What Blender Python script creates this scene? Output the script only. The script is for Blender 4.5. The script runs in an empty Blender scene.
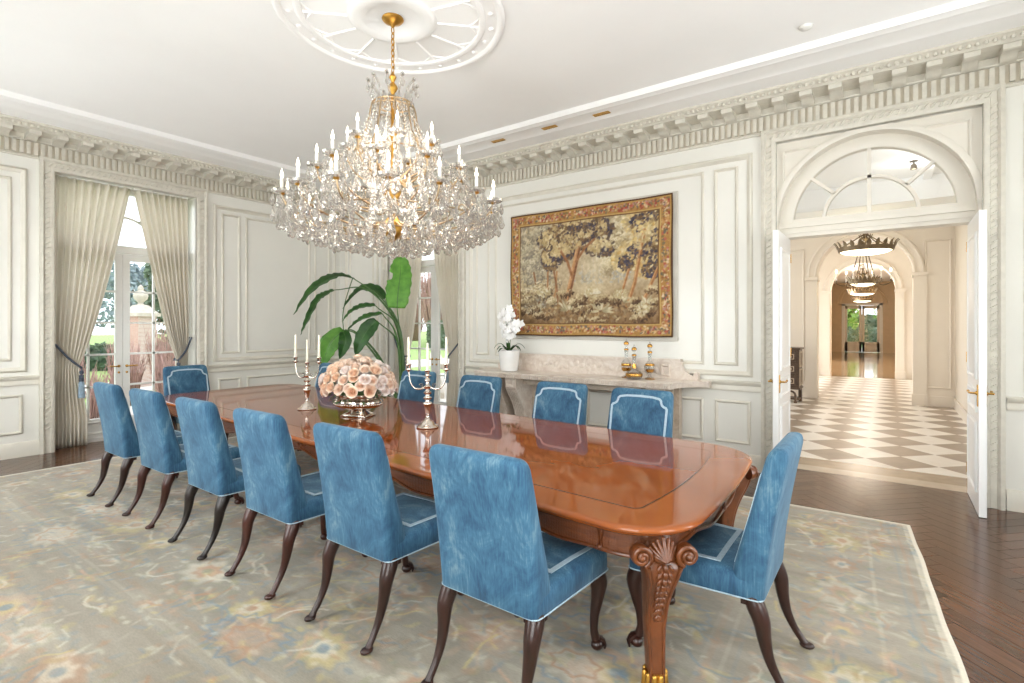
import bpy, bmesh, math, random
import numpy as np
from mathutils import Vector, Matrix
random.seed(7)
rng = np.random.default_rng(11)
PI = math.pi
SC = bpy.context.scene
COL = SC.collection

# ------------------------------------------------------------------ mesh helper
class MB:
    def __init__(self):
        self.v = []; self.f = []; self.uv = None; self.fc = None
    def add(self, vs, fs):
        o = len(self.v)
        self.v.extend([tuple(p) for p in vs])
        self.f.extend([tuple(i + o for i in f) for f in fs])
        return self
    def box(self, x0, x1, y0, y1, z0, z1):
        vs = [(x0,y0,z0),(x1,y0,z0),(x1,y1,z0),(x0,y1,z0),(x0,y0,z1),(x1,y0,z1),(x1,y1,z1),(x0,y1,z1)]
        return self.add(vs, [(0,3,2,1),(4,5,6,7),(0,1,5,4),(1,2,6,5),(2,3,7,6),(3,0,4,7)])
    def obox(self, c, ax, ay, az):
        c = Vector(c); ax = Vector(ax); ay = Vector(ay); az = Vector(az)
        vs = [c+sx*ax+sy*ay+sz*az for sz in (-1,1) for sx, sy in ((-1,-1),(1,-1),(1,1),(-1,1))]
        return self.add(vs, [(0,3,2,1),(4,5,6,7),(0,1,5,4),(1,2,6,5),(2,3,7,6),(3,0,4,7)])
    def loft(self, rings, cap0=True, cap1=True, closed=True, loop=False):
        n = len(rings[0]); vs = [p for r in rings for p in r]; fs = []
        R = len(rings)
        for i in range(R if loop else R-1):
            a = i*n; b = ((i+1) % R)*n
            for j in range(n if closed else n-1):
                k = (j+1) % n
                fs.append((a+j, a+k, b+k, b+j))
        if not loop and closed:
            if cap0: fs.append(tuple(range(n-1, -1, -1)))
            if cap1: fs.append(tuple((R-1)*n+j for j in range(n)))
        return self.add(vs, fs)
    def lathe(self, prof, c=(0,0,0), seg=24, axis='z', sx=1, sy=1):
        rings = []
        for r, z in prof:
            ring = []
            for k in range(seg):
                a = 2*PI*k/seg
                p = (r*math.cos(a)*sx, r*math.sin(a)*sy, z)
                if axis == 'x': p = (p[2], p[0], p[1])
                if axis == 'y': p = (p[0], p[2], p[1])
                ring.append((c[0]+p[0], c[1]+p[1], c[2]+p[2]))
            rings.append(ring)
        return self.loft(rings)
    def tube(self, pts, rad, seg=8, loop=False, flat=None):
        P = [Vector(p) for p in pts]; n = len(P)
        rad = [float(q) for q in rad] if isinstance(rad, (list, tuple)) else [float(rad)]*n
        T = []
        for i in range(n):
            a = P[(i-1) % n] if (loop or i > 0) else P[i]
            b = P[(i+1) % n] if (loop or i < n-1) else P[i]
            t = (b-a); T.append(t.normalized() if t.length > 1e-9 else Vector((0,0,1)))
        up = Vector((0,0,1)) if abs(T[0].z) < .9 else Vector((1,0,0))
        N = (up - T[0]*up.dot(T[0])).normalized()
        rings = []
        for i in range(n):
            if i > 0:
                q = T[i-1].rotation_difference(T[i]); N = q @ N
                N = (N - T[i]*N.dot(T[i])).normalized()
            B = T[i].cross(N)
            fl = flat if flat else 1
            rings.append([P[i] + rad[i]*(math.cos(2*PI*k/seg)*N + fl*math.sin(2*PI*k/seg)*B) for k in range(seg)])
        return self.loft(rings, loop=loop)
    def sph(self, c, r, seg=8, rin=6, M=None):
        if not isinstance(r, (tuple, list)): r = (r, r, r)
        c = Vector(c); rings = []
        for i in range(1, rin):
            a = PI*i/rin; ring = []
            for k in range(seg):
                b = 2*PI*k/seg
                p = Vector((r[0]*math.sin(a)*math.cos(b), r[1]*math.sin(a)*math.sin(b), -r[2]*math.cos(a)))
                if M is not None: p = M @ p
                ring.append(c+p)
            rings.append(ring)
        o = len(self.v); self.loft(rings, cap0=False, cap1=False)
        bot = Vector((0,0,-r[2])); top = Vector((0,0,r[2]))
        if M is not None: bot = M @ bot; top = M @ top
        ib = len(self.v); self.v.append(tuple(c+bot)); self.v.append(tuple(c+top))
        L = o+(rin-2)*seg
        for k in range(seg):
            self.f.append((ib, o+(k+1) % seg, o+k)); self.f.append((ib+1, L+k, L+(k+1) % seg))
        return self
    def prism(self, poly, fn, d0, d1):
        n = len(poly)
        vs = [fn(u, v, d0) for u, v in poly] + [fn(u, v, d1) for u, v in poly]
        fs = [tuple(range(n-1, -1, -1)), tuple(range(n, 2*n))]
        for j in range(n):
            k = (j+1) % n; fs.append((j, k, n+k, n+j))
        return self.add(vs, fs)
    def ribbon(self, path, w, fn, h=.004, closed=False):
        """thick strip along a 2-D path; fn(u, v, out) gives the point"""
        n = len(path); P = [Vector(p) for p in path]; L = []; R = []
        for i in range(n):
            a = P[(i-1) % n] if (closed or i > 0) else None
            b = P[(i+1) % n] if (closed or i < n-1) else None
            d1 = (P[i]-a).normalized() if a is not None else None
            d2 = (b-P[i]).normalized() if b is not None else None
            if d1 is None: d1 = d2
            if d2 is None: d2 = d1
            n1 = Vector((-d1.y, d1.x)); n2 = Vector((-d2.y, d2.x)); m = (n1+n2)
            m = m.normalized() if m.length > 1e-6 else n1
            s = (w/2)/max(.4, m.dot(n1))
            L.append(P[i]+m*s); R.append(P[i]-m*s)
        rings = [[fn(L[i].x, L[i].y, 0), fn(L[i].x, L[i].y, h), fn(R[i].x, R[i].y, h), fn(R[i].x, R[i].y, 0)] for i in range(n)]
        return self.loft(rings, loop=closed)
    def frame(self, u0, u1, v0, v1, fn, prof):
        """picture-frame moulding; prof = [(inset, out)]"""
        rings = []
        for d, w in prof:
            rings.append([fn(u0+d, v0+d, w), fn(u1-d, v0+d, w), fn(u1-d, v1-d, w), fn(u0+d, v1-d, w)])
        return self.loft(rings, cap0=False, cap1=False)
    def run(self, prof, fn, a0, a1, n=1):
        """straight moulding: prof [(out, height)] extruded from a0 to a1; fn(along, height, out)"""
        rings = [[fn(a0+(a1-a0)*i/n, z, w) for w, z in prof] for i in range(n+1)]
        return self.loft(rings, closed=False)
    def build(self, name, mat, parent=None, ang=35, bevel=0, seg=2, loc=None, rot=None, norm=True, smooth=True, subsurf=0):
        me = bpy.data.meshes.new(name)
        me.from_pydata(self.v, [], self.f)
        if norm:
            bm = bmesh.new(); bm.from_mesh(me)
            bmesh.ops.recalc_face_normals(bm, faces=bm.faces); bm.to_mesh(me); bm.free()
        if smooth:
            me.polygons.foreach_set('use_smooth', [True]*len(me.polygons))
            if ang < 180: me.set_sharp_from_angle(angle=math.radians(ang))
        ob = bpy.data.objects.new(name, me); COL.objects.link(ob)
        if mat: me.materials.append(mat)
        if parent: ob.parent = parent
        if loc: ob.location = loc
        if rot: ob.rotation_euler = rot
        if bevel:
            m = ob.modifiers.new('bevel', 'BEVEL'); m.width = bevel; m.segments = seg; m.limit_method = 'ANGLE'; m.angle_limit = math.radians(40)
        if subsurf:
            m = ob.modifiers.new('sub', 'SUBSURF'); m.levels = subsurf; m.render_levels = subsurf
        return ob

def smoothpath(pts, n=6, loop=False):
    P = [Vector(p) for p in pts]; out = []; m = len(P)
    R = range(m) if loop else range(m-1)
    for i in R:
        p1 = P[i]; p2 = P[(i+1) % m]
        p0 = P[(i-1) % m] if (loop or i > 0) else p1*2-p2
        p3 = P[(i+2) % m] if (loop or i+2 < m) else p2*2-p1
        for k in range(n):
            t = k/n
            out.append(.5*((2*p1)+(p2-p0)*t+(2*p0-5*p1+4*p2-p3)*t*t+(3*p1-p0-3*p2+p3)*t**3))
    if not loop: out.append(P[-1])
    return out
def lerpl(a, n):
    """resample list of radii to n values"""
    a = np.array(a); return list(float(q) for q in np.interp(np.linspace(0, len(a)-1, n), np.arange(len(a)), a))
def rrect(hx, hy, r, n=5, cx=0, cy=0):
    out = []
    for (sx, sy, a0) in ((1,1,0),(-1,1,90),(-1,-1,180),(1,-1,270)):
        for k in range(n):
            a = math.radians(a0+90*k/(n-1))
            out.append((cx+sx*(hx-r)+r*math.cos(a), cy+sy*(hy-r)+r*math.sin(a)))
    return out

def tag(o, label=None, cat=None, group=None, kind=None):
    if label: o['label'] = label
    if cat: o['category'] = cat
    if group: o['group'] = group
    if kind: o['kind'] = kind
    return o
def struct(o): o['kind'] = 'structure'; return o
def empty(name, loc=(0,0,0), rz=0, label=None, cat=None, group=None):
    o = bpy.data.objects.new(name, None); COL.objects.link(o); o.location = loc; o.rotation_euler = (0,0,rz)
    o.empty_display_size = .1
    return tag(o, label, cat, group)
def copy_tree(o, parent=None):
    c = o.copy(); COL.objects.link(c)
    if parent: c.parent = parent
    for ch in [x for x in COL.objects if x.parent == o]:
        copy_tree(ch, c)
    return c

# ------------------------------------------------------------------ materials
def lin(c):
    c = [x/255 for x in c]
    return tuple((x/12.92 if x <= .04045 else ((x+.055)/1.055)**2.4) for x in c)
def rgb(r, g, b): return (*lin((r, g, b)), 1)
class NT:
    def __init__(self, name):
        self.m = bpy.data.materials.new(name); self.m.use_nodes = True
        self.t = self.m.node_tree; self.t.nodes.clear()
        self.out = self.t.nodes.new('ShaderNodeOutputMaterial')
    def n(self, typ, **kw):
        nd = self.t.nodes.new('ShaderNode'+typ)
        for k, v in kw.items():
            if k.startswith('i_'):
                k = k[2:]; k = int(k) if k.isdigit() else k.replace('_', ' ')
                nd.inputs[k].default_value = v
            else: setattr(nd, k, v)
        return nd
    def l(self, a, b): self.t.links.new(a, b)
    def noise(self, vec, scale, detail=4, rough=.55, dist=0):
        nd = self.n('TexNoise'); nd.inputs['Scale'].default_value = scale; nd.inputs['Detail'].default_value = detail
        nd.inputs['Roughness'].default_value = rough; nd.inputs['Distortion'].default_value = dist
        self.l(vec, nd.inputs['Vector']); return nd.outputs['Fac']
    def coord(self, which='Object', scale=(1,1,1)):
        c = self.n('TexCoord'); mp = self.n('Mapping'); mp.inputs['Scale'].default_value = scale
        self.l(c.outputs[which], mp.inputs['Vector']); return mp.outputs['Vector']
    def ramp(self, fac, stops):
        r = self.n('ValToRGB'); e = r.color_ramp.elements
        while len(e) < len(stops): e.new(.5)
        for x, (p, c) in zip(e, stops): x.position = p; x.color = c
        self.l(fac, r.inputs['Fac']); return r.outputs['Color']
    def bump(self, h, strength=.2, dist=.01):
        b = self.n('Bump'); b.inputs['Strength'].default_value = strength; b.inputs['Distance'].default_value = dist
        self.l(h, b.inputs['Height']); return b.outputs['Normal']
    def pbr(self, col=None, rough=.5, metal=0, normal=None, **kw):
        p = self.n('BsdfPrincipled'); p.inputs['Roughness'].default_value = rough; p.inputs['Metallic'].default_value = metal
        if isinstance(col, tuple): p.inputs['Base Color'].default_value = col
        elif col is not None: self.l(col, p.inputs['Base Color'])
        if normal is not None: self.l(normal, p.inputs['Normal'])
        for k, v in kw.items(): p.inputs[k.replace('_', ' ')].default_value = v
        self.l(p.outputs[0], self.out.inputs['Surface']); self.p = p; return self.m
def simple(name, c, rough=.5, var=.06, scale=6, metal=0, bump=0, bscale=60, **kw):
    t = NT(name); v = t.coord()
    f = t.noise(v, scale)
    lo = tuple(max(0, x*(1-var)) for x in c[:3])+(1,); hi = tuple(min(1, x*(1+var)) for x in c[:3])+(1,)
    col = t.ramp(f, [(.3, lo), (.7, hi)])
    nm = t.bump(t.noise(v, bscale), bump, .003) if bump else None
    return t.pbr(col, rough, metal, nm, **kw)

M = {}
M['wall'] = simple('cream_wall_paint', rgb(233,231,224), .24, .02, 1.5, bump=.012, bscale=9)
M['mould'] = simple('glazed_moulding_paint', rgb(221,216,204), .34, .05, 5)
M['ground'] = simple('glazed_frieze_ground', rgb(204,195,178), .5, .06, 10)
M['carve'] = simple('carved_plaster_paint', rgb(215,210,198), .45, .07, 14)
M['ceil'] = simple('ceiling_paint', rgb(246,245,244), .8, .01, 2)
M['arch'] = simple('cream_arch_woodwork', rgb(228,222,211), .4, .02, 4)
M['white'] = simple('white_woodwork', rgb(238,237,233), .3, .015, 3)
M['leafwhite'] = simple('white_door_paint', rgb(240,240,240), .28, .015, 3)
M['brass'] = simple('polished_brass', rgb(214,170,92), .22, .08, 9, metal=1)
M['gold'] = simple('antique_gold', rgb(201,154,74), .32, .15, 14, metal=1, bump=.15, bscale=90)
M['champagne'] = simple('champagne_gilt_metal', rgb(196,170,136), .3, .12, 14, metal=1)
M['bronze'] = simple('dark_bronze', rgb(112,98,78), .45, .2, 16, metal=.8)
M['silver'] = simple('polished_silver', rgb(222,214,205), .12, .06, 8, metal=1)
M['candle'] = simple('ivory_candle_wax', rgb(240,234,216), .5, .03, 8, Subsurface_Weight=.15)
M['ceramic'] = simple('white_glazed_ceramic', rgb(240,239,237), .25, .02, 10, bump=.25, bscale=45)
M['porcelain'] = simple('white_candle_tube', rgb(244,240,232), .4, .02, 10)
M['rope'] = simple('blue_grey_cord', rgb(76,84,98), .8, .25, 60, bump=.5, bscale=120)
M['tassel'] = simple('pale_blue_tassel', rgb(150,172,190), .85, .2, 60)
M['trim'] = simple('silvery_gimp_braid', rgb(164,186,200), .7, .14, 140, bump=.5, bscale=260)
M['stem'] = simple('green_stem', rgb(72,108,52), .45, .2, 14)
M['soil'] = simple('potting_soil', rgb(62,48,38), .95, .3, 40, bump=.6, bscale=60)

def wood(name, c0, c1, rough=.3, scale=(3,30,30), coat=.0, bump=.02, detail=5):
    t = NT(name); v = t.coord(scale=scale)
    f = t.noise(v, 1.6, detail, .6, .8)
    v2 = t.coord(scale=(1.2,1.2,1.2)); g = t.noise(v2, 3.0, 3)
    mx = t.n('Math', operation='MULTIPLY_ADD'); t.l(g, mx.inputs[0]); mx.inputs[1].default_value = .5
    t.l(f, mx.inputs[2])
    col = t.ramp(mx.outputs[0], [(.45, c0), (1.0, c1)])
    m = t.pbr(col, rough, 0, t.bump(f, bump, .004) if bump else None)
    t.p.inputs['Coat Weight'].default_value = coat; t.p.inputs['Coat Roughness'].default_value = .06
    return m
M['mahog'] = wood('dark_mahogany', rgb(28,15,11), rgb(54,27,20), .3, (14,14,3), .1)
M['mahogred'] = wood('red_mahogany', rgb(38,17,12), rgb(70,32,22), .3, (14,14,3), .1)
M['mahogblack'] = wood('blackened_mahogany', rgb(18,13,11), rgb(33,22,18), .32, (14,14,3), .1)
M['tabletop'] = wood('glossy_figured_fruitwood', rgb(134,66,28), rgb(148,75,33), .05, (.5,1.6,1.6), 0, 0, 1)
M['tableband'] = wood('crossbanded_fruitwood', rgb(144,77,37), rgb(156,86,43), .05, (1.6,.5,1.6), 0, 0, 1)
M['tabledark'] = wood('dark_inlay_line', rgb(92,42,24), rgb(112,54,32), .1, (9,9,9), 0, 0)
M['carvedwood'] = wood('carved_walnut', rgb(72,36,16), rgb(122,66,30), .3, (10,10,4), .3, .1)
# apron field has a fine woven carving
def apron_mat():
    t = NT('basketweave_carved_walnut'); v = t.coord(scale=(3,30,30)); f = t.noise(v, 1.6, 5, .6)
    col = t.ramp(f, [(.3, rgb(84,42,20)), (.75, rgb(126,70,34))])
    w = t.n('TexWave', wave_type='BANDS', bands_direction='X'); w.inputs['Scale'].default_value = 22; w.inputs['Distortion'].default_value = 5; w.inputs['Detail Scale'].default_value = 6
    c = t.n('TexCoord'); t.l(c.outputs['Object'], w.inputs['Vector'])
    return t.pbr(col, .34, 0, t.bump(w.outputs['Fac'], .35, .006), Coat_Weight=.3)
M['apron'] = apron_mat()
def velvet():
    t = NT('blue_velvet'); v = t.coord()
    a = t.noise(t.coord(scale=(1,1,.6)), 5.5, 7, .68, .8); b = t.noise(t.coord(scale=(70,70,4)), 2.0, 3)
    mx = t.n('Math', operation='MULTIPLY_ADD'); t.l(b, mx.inputs[0]); mx.inputs[1].default_value = .35; t.l(a, mx.inputs[2])
    col = t.ramp(mx.outputs[0], [(.43, rgb(22,54,78)), (.59, rgb(36,78,108)), (.74, rgb(58,102,130)), (.94, rgb(118,146,158))])
    m = t.pbr(col, .8, 0, t.bump(b, .12, .002))
    t.p.inputs['Sheen Weight'].default_value = .28; t.p.inputs['Sheen Roughness'].default_value = .4
    t.p.inputs['Sheen Tint'].default_value = rgb(190,214,232)
    return m
M['velvet'] = velvet()
def marble():
    t = NT('pale_pink_marble'); v = t.coord(); f = t.noise(v, 7, 8, .65, 1.5)
    col = t.ramp(f, [(.3, rgb(200,182,168)), (.55, rgb(222,210,198)), (.75, rgb(232,224,216))])
    return t.pbr(col, .3, 0, t.bump(f, .05, .004))
M['marble'] = marble()
def marble2():
    t = NT('carved_brownish_marble'); v = t.coord(); f = t.noise(v, 9, 8, .65, 1.5)
    col = t.ramp(f, [(.3, rgb(168,152,134)), (.6, rgb(198,184,168)), (.8, rgb(216,206,194))])
    return t.pbr(col, .4, 0, t.bump(f, .08, .004))
M['marble2'] = marble2()
def linen():
    t = NT('cream_linen_curtain'); v = t.coord(scale=(90,90,260)); f = t.noise(v, 1, 3)
    col = t.ramp(f, [(.3, rgb(239,234,225)), (.7, rgb(250,246,238))])
    d = t.n('BsdfDiffuse'); t.l(col, d.inputs['Color'])
    tr = t.n('BsdfTranslucent'); t.l(col, tr.inputs['Color'])
    mx = t.n('MixShader'); mx.inputs[0].default_value = .58
    t.l(d.outputs[0], mx.inputs[1]); t.l(tr.outputs[0], mx.inputs[2]); t.l(mx.outputs[0], t.out.inputs['Surface']); return t.m
M['linen'] = linen()
def pane():
    t = NT('window_glass'); lw = t.n('LayerWeight'); pw = t.n('Math', operation='POWER'); t.l(lw.outputs['Facing'], pw.inputs[0]); pw.inputs[1].default_value = 5
    f = t.n('Math', operation='MULTIPLY_ADD'); t.l(pw.outputs[0], f.inputs[0]); f.inputs[1].default_value = .8; f.inputs[2].default_value = .05
    g = t.n('BsdfGlossy'); g.inputs['Roughness'].default_value = .02
    tr = t.n('BsdfTransparent'); v = t.coord(); n = t.noise(v, .6)
    t.l(t.ramp(n, [(0, (.95,.97,.97,1)), (1, (.98,.99,.99,1))]), tr.inputs['Color'])
    mx = t.n('MixShader'); t.l(f.outputs[0], mx.inputs[0]); t.l(tr.outputs[0], mx.inputs[1]); t.l(g.outputs[0], mx.inputs[2])
    t.l(mx.outputs[0], t.out.inputs['Surface']); return t.m
M['pane'] = pane()
def crystal():
    t = NT('cut_crystal'); v = t.coord('Generated'); n = t.noise(v, 3)
    g = t.n('BsdfGlossy'); g.inputs['Roughness'].default_value = .04; g.inputs['Color'].default_value = (1,.98,.95,1)
    r = t.n('BsdfRefraction'); r.inputs['IOR'].default_value = 1.35; r.inputs['Roughness'].default_value = .02
    tr = t.n('BsdfTransparent'); tr.inputs['Color'].default_value = (.97,.96,.95,1)
    d = t.n('BsdfTranslucent'); d.inputs['Color'].default_value = (.95,.93,.9,1)
    a = t.n('MixShader'); a.inputs[0].default_value = .38; t.l(tr.outputs[0], a.inputs[1]); t.l(r.outputs[0], a.inputs[2])
    lw = t.n('LayerWeight'); lw.inputs['Blend'].default_value = .42
    b = t.n('MixShader'); t.l(lw.outputs['Facing'], b.inputs[0]); t.l(a.outputs[0], b.inputs[1]); t.l(g.outputs[0], b.inputs[2])
    c = t.n('MixShader'); c.inputs[0].default_value = .22; t.l(b.outputs[0], c.inputs[1]); t.l(d.outputs[0], c.inputs[2])
    t.l(c.outputs[0], t.out.inputs['Surface']); return t.m
M['crystal'] = crystal()
def glass():
    t = NT('clear_decanter_glass'); g = t.n('BsdfGlossy'); g.inputs['Roughness'].default_value = .03
    tr = t.n('BsdfTransparent'); tr.inputs['Color'].default_value = (.93,.94,.94,1); lw = t.n('LayerWeight'); lw.inputs['Blend'].default_value = .3
    n = t.noise(t.coord(), 30); bp = t.bump(n, .2, .003); t.l(bp, g.inputs['Normal'])
    b = t.n('MixShader'); t.l(lw.outputs['Facing'], b.inputs[0]); t.l(tr.outputs[0], b.inputs[1]); t.l(g.outputs[0], b.inputs[2])
    t.l(b.outputs[0], t.out.inputs['Surface']); return t.m
M['glass'] = glass()
def emis(name, c, s):
    t = NT(name); e = t.n('Emission'); e.inputs['Strength'].default_value = s
    v = t.coord('Generated'); t.l(t.ramp(t.noise(v, 2), [(0, c), (1, tuple(min(1, x*1.05) for x in c[:3])+(1,))]), e.inputs['Color'])
    t.l(e.outputs[0], t.out.inputs['Surface']); return t.m
M['bulb'] = emis('warm_candle_bulb', (1,.86,.66,1), 14)
M['hallbulb'] = emis('hall_lamp_glow', (1,.84,.58,1), 4)
def petal(name, a, b):
    t = NT(name); v = t.coord(); f = t.noise(v, 18, 3)
    ln = t.n('VectorMath', operation='LENGTH'); t.l(v, ln.inputs[0]); q = t.n('Math', operation='MULTIPLY_ADD'); t.l(f, q.inputs[0]); q.inputs[1].default_value = .015; t.l(ln.outputs['Value'], q.inputs[2])
    deep = tuple(x*y for x, y in zip(a[:3], (.97,.82,.68)))+(1,)
    col = t.ramp(q.outputs[0], [(.012, deep), (.034, a), (.056, b)])
    return t.pbr(col, .6, 0, None, Specular_IOR_Level=.3)
M['rosepeach'] = petal('peach_rose_petal', rgb(246,214,188), rgb(250,231,212))
M['rosecream'] = petal('cream_rose_petal', rgb(246,222,204), rgb(250,234,220))
M['rosewhite'] = petal('blush_white_rose_petal', rgb(247,234,228), rgb(251,243,238))
M['orchid'] = petal('white_orchid_petal', rgb(240,238,236), rgb(250,249,248))
def leafm(name, a, b):
    t = NT(name); v = t.coord(scale=(1,1,1)); f = t.noise(v, 9, 4)
    col = t.ramp(f, [(.3, a), (.7, b)])
    p = t.n('BsdfPrincipled'); t.l(col, p.inputs['Base Color']); p.inputs['Roughness'].default_value = .4
    tr = t.n('BsdfTranslucent'); t.l(col, tr.inputs['Color'])
    mx = t.n('MixShader'); mx.inputs[0].default_value = .3; t.l(p.outputs[0], mx.inputs[1]); t.l(tr.outputs[0], mx.inputs[2])
    t.l(mx.outputs[0], t.out.inputs['Surface']); return t.m
M['banleaf'] = leafm('deep_green_leaf', rgb(34,74,32), rgb(62,112,46))
M['banlight'] = leafm('bright_green_leaf', rgb(82,140,50), rgb(120,180,72))
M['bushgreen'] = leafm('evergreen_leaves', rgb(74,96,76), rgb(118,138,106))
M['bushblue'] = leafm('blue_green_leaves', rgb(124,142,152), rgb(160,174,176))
M['bushlime'] = leafm('spring_leaves', rgb(108,148,60), rgb(158,190,96))
M['twig'] = simple('reddish_bare_twigs', rgb(184,148,138), .9, .2, 8)
M['bark'] = simple('grey_bark', rgb(112,96,86), .9, .3, 12, bump=.5)
M['grass'] = simple('lawn_grass', rgb(146,170,100), .95, .15, 3, bump=.5, bscale=30)
M['gravel'] = simple('pale_gravel', rgb(206,200,192), .95, .12, 20, bump=.4, bscale=50)
M['stone'] = simple('weathered_stone', rgb(196,186,174), .85, .15, 9, bump=.3)
def brick():
    t = NT('garden_brick'); b = t.n('TexBrick'); b.inputs['Scale'].default_value = 9
    b.inputs['Color1'].default_value = rgb(176,130,112); b.inputs['Color2'].default_value = rgb(196,156,140); b.inputs['Mortar'].default_value = rgb(206,198,190)
    c = t.coord('Generated', (1,1,3)); mp = t.n('Mapping'); mp.inputs['Rotation'].default_value = (PI/2,0,0); t.l(c, mp.inputs['Vector']); t.l(mp.outputs[0], b.inputs['Vector'])
    return t.pbr(b.outputs['Color'], .9)
M['brick'] = brick()
WORLD, P_NEAR, P_RIGHT, P_HALL, P_HALL2, P_GAL, P_CH, P_LAMP, EXPO = 3.0, 114, 92, 55, 55, 420, 16, 32, 0.0
# ------------------------------------------------------------------ room shell
XW, YW, XR, YN = -8.58, 6.20, 1.95, -0.45
ZC, ZS = 4.10, 4.02
fB = lambda u, v, w: (u, YW-w, v)          # back wall: along x
fL = lambda u, v, w: (XW+w, u, v)          # left wall: along y
W2 = (-7.19, -5.52, 3.54)                  # opening of the garden door in the back wall
DW = (-0.99, 0.67, 3.56)                   # doorway to the hall
FD = (1.96, 3.63, 3.55)                    # garden door in the left wall
m = MB()
m.box(-9.03, W2[0], YW, 6.6, 0, 4.3); m.box(W2[0], W2[1], YW, 6.6, W2[2], 4.3)
m.box(W2[1], DW[0], YW, 6.6, 0, 4.3); m.box(DW[0], DW[1], YW, 6.6, DW[2], 4.3); m.box(DW[1], XR+.3, YW, 6.6, 0, 4.3)
wall_back = struct(m.build('wall_back', M['wall'], smooth=False))
m = MB()
m.box(-9.03, XW, YN-.3, FD[0], 0, 4.3); m.box(-9.03, XW, FD[0], FD[1], FD[2], 4.3); m.box(-9.03, XW, FD[1], YW, 0, 4.3)
wall_left = struct(m.build('wall_left', M['wall'], smooth=False))
RW = [(.5, 2.0), (3.2, 4.7)]               # unseen windows added for room light, wall right of the camera
m = MB(); y = YN
for a, b in RW:
    m.box(XR, XR+.3, y, a, 0, 4.3); m.box(XR, XR+.3, a, b, 0, .5); m.box(XR, XR+.3, a, b, 3.3, 4.3); y = b
m.box(XR, XR+.3, y, YW, 0, 4.3)
struct(m.build('wall_right', M['wall'], smooth=False))
NW = [(-7.4, -5.8), (-4.3, -2.7), (-1.2, .4)]  # unseen windows added behind the camera to let light in
m = MB(); x = XW
for a, b in NW:
    m.box(x, a, YN-.3, YN, 0, 4.3); m.box(a, b, YN-.3, YN, 0, .5); m.box(a, b, YN-.3, YN, 3.3, 4.3); x = b
m.box(x, XR+.3, YN-.3, YN, 0, 4.3)
struct(m.build('wall_near', M['wall'], smooth=False))

# ceiling: soffit, tray step and centre field
m = MB()
def crect(o): return o
rings = []
for (x0, x1, y0, y1, z) in [(XW-.3, XR+.2, YN-.2, YW+.2, ZS), (-7.92, 1.04, -.1, 5.58, ZS), (-7.91, 1.03, -.09, 5.57, 4.014), (-7.86, .98, -.04, 5.52, 4.030), (-7.72, .84, .1, 5.38, 4.032),
                            (-7.70, .82, .12, 5.36, 4.026), (-7.66, .78, .16, 5.32, 4.020), (-7.62, .74, .2, 5.28, 4.032), (-7.60, .72, .22, 5.26, 4.034), (-7.58, .70, .24, 5.24, 4.09), (-7.5, .62, .32, 5.16, ZC)]:
    rings.append([(x0,y0,z),(x1,y0,z),(x1,y1,z),(x0,y1,z)])
rings2 = [[(p[0],p[1],4.28) for p in rings[0]]]
m.loft(rings2+rings)
struct(m.build('ceiling', M['ceil'], ang=20))

# ceiling medallion
CX, CY = -3.28, 2.875
m = MB()
prof = [(.0,-.001),(.2,-.001),(.22,-.02),(.30,-.028),(.34,-.022),(.355,-.006),(.36,-.004),(.70,-.004),(.705,-.02),(.73,-.03),(.755,-.02),(.76,-.010),(.85,-.010),(.86,-.028),(.885,-.034),(.905,-.022),(.915,0)]
m.lathe([(r, ZC+z) for r, z in prof], (CX, CY, 0), 96)
for k in range(12):
    a = 2*PI*(k+.5)/12
    d = Vector((math.cos(a), math.sin(a), 0)); t = Vector((-d.y, d.x, 0))
    m.tube([Vector((CX,CY,ZC-.006))+d*.36, Vector((CX,CY,ZC-.006))+d*.70], .011, 6)
    for s in (-1, 1):
        m.tube(smoothpath([Vector((CX,CY,ZC-.006))+d*.62, Vector((CX,CY,ZC-.006))+d*.66+t*s*.05, Vector((CX,CY,ZC-.006))+d*.70+t*s*.13], 4), .008, 5)
for k in range(24):
    a = 2*PI*k/24; m.sph((CX+.805*math.cos(a), CY+.805*math.sin(a), ZC-.014), (.022,.022,.012), 8, 5)
struct(m.build('trim_1', M['ceil'], ang=50))

# cornice with modillions, egg-and-dart and fluted frieze
CPROF = [(.0,3.665),(.02,3.67),(.024,3.685),(.012,3.695),(.012,3.70)]
TOPP = [(.012,3.865),(.03,3.87),(.035,3.885),(.02,3.893),(.02,3.945),(.29,3.945),(.295,3.95),(.30,3.958),(.35,3.995),(.365,3.998),(.365,4.021)]
def cornice(name, fn, a0, a1):
    m = MB()
    m.run(CPROF, fn, a0, a1); m.run(TOPP, fn, a0, a1)
    gd = MB(); gd.run([(.004,3.70),(.004,3.865)], fn, a0, a1)
    n = int((a1-a0)/.066)
    for k in range(n):
        c = a0+(k+.5)*(a1-a0)/n
        m.prism([(c-.018,3.708),(c+.018,3.708),(c+.018,3.857),(c-.018,3.857)], fn, .004, .030)
    n = int((a1-a0)/.25)
    for k in range(n):
        c = a0+(k+.5)*(a1-a0)/n
        poly = [(.02,3.945),(.02,3.872),(.06,3.868),(.10,3.885),(.14,3.905),(.2,3.908),(.24,3.895),(.265,3.905),(.272,3.945)]
        g = lambda u, v, d, c=c: fn(c+d, v, u)
        m.prism(poly, g, -.055, .055)
    n = int((a1-a0)/.055)
    for k in range(n):
        c = a0+(k+.5)*(a1-a0)/n
        m.sph(fn(c, 3.974, .328), (.02,.02,.022), 6, 4)
    o = struct(m.build(name, M['carve'], ang=40)); gd.build('frieze_ground', M['ground'], o); return o
cornice('trim_2', fB, XW+.0, XR)
cornice('trim_3', fL, YN, YW)

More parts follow.
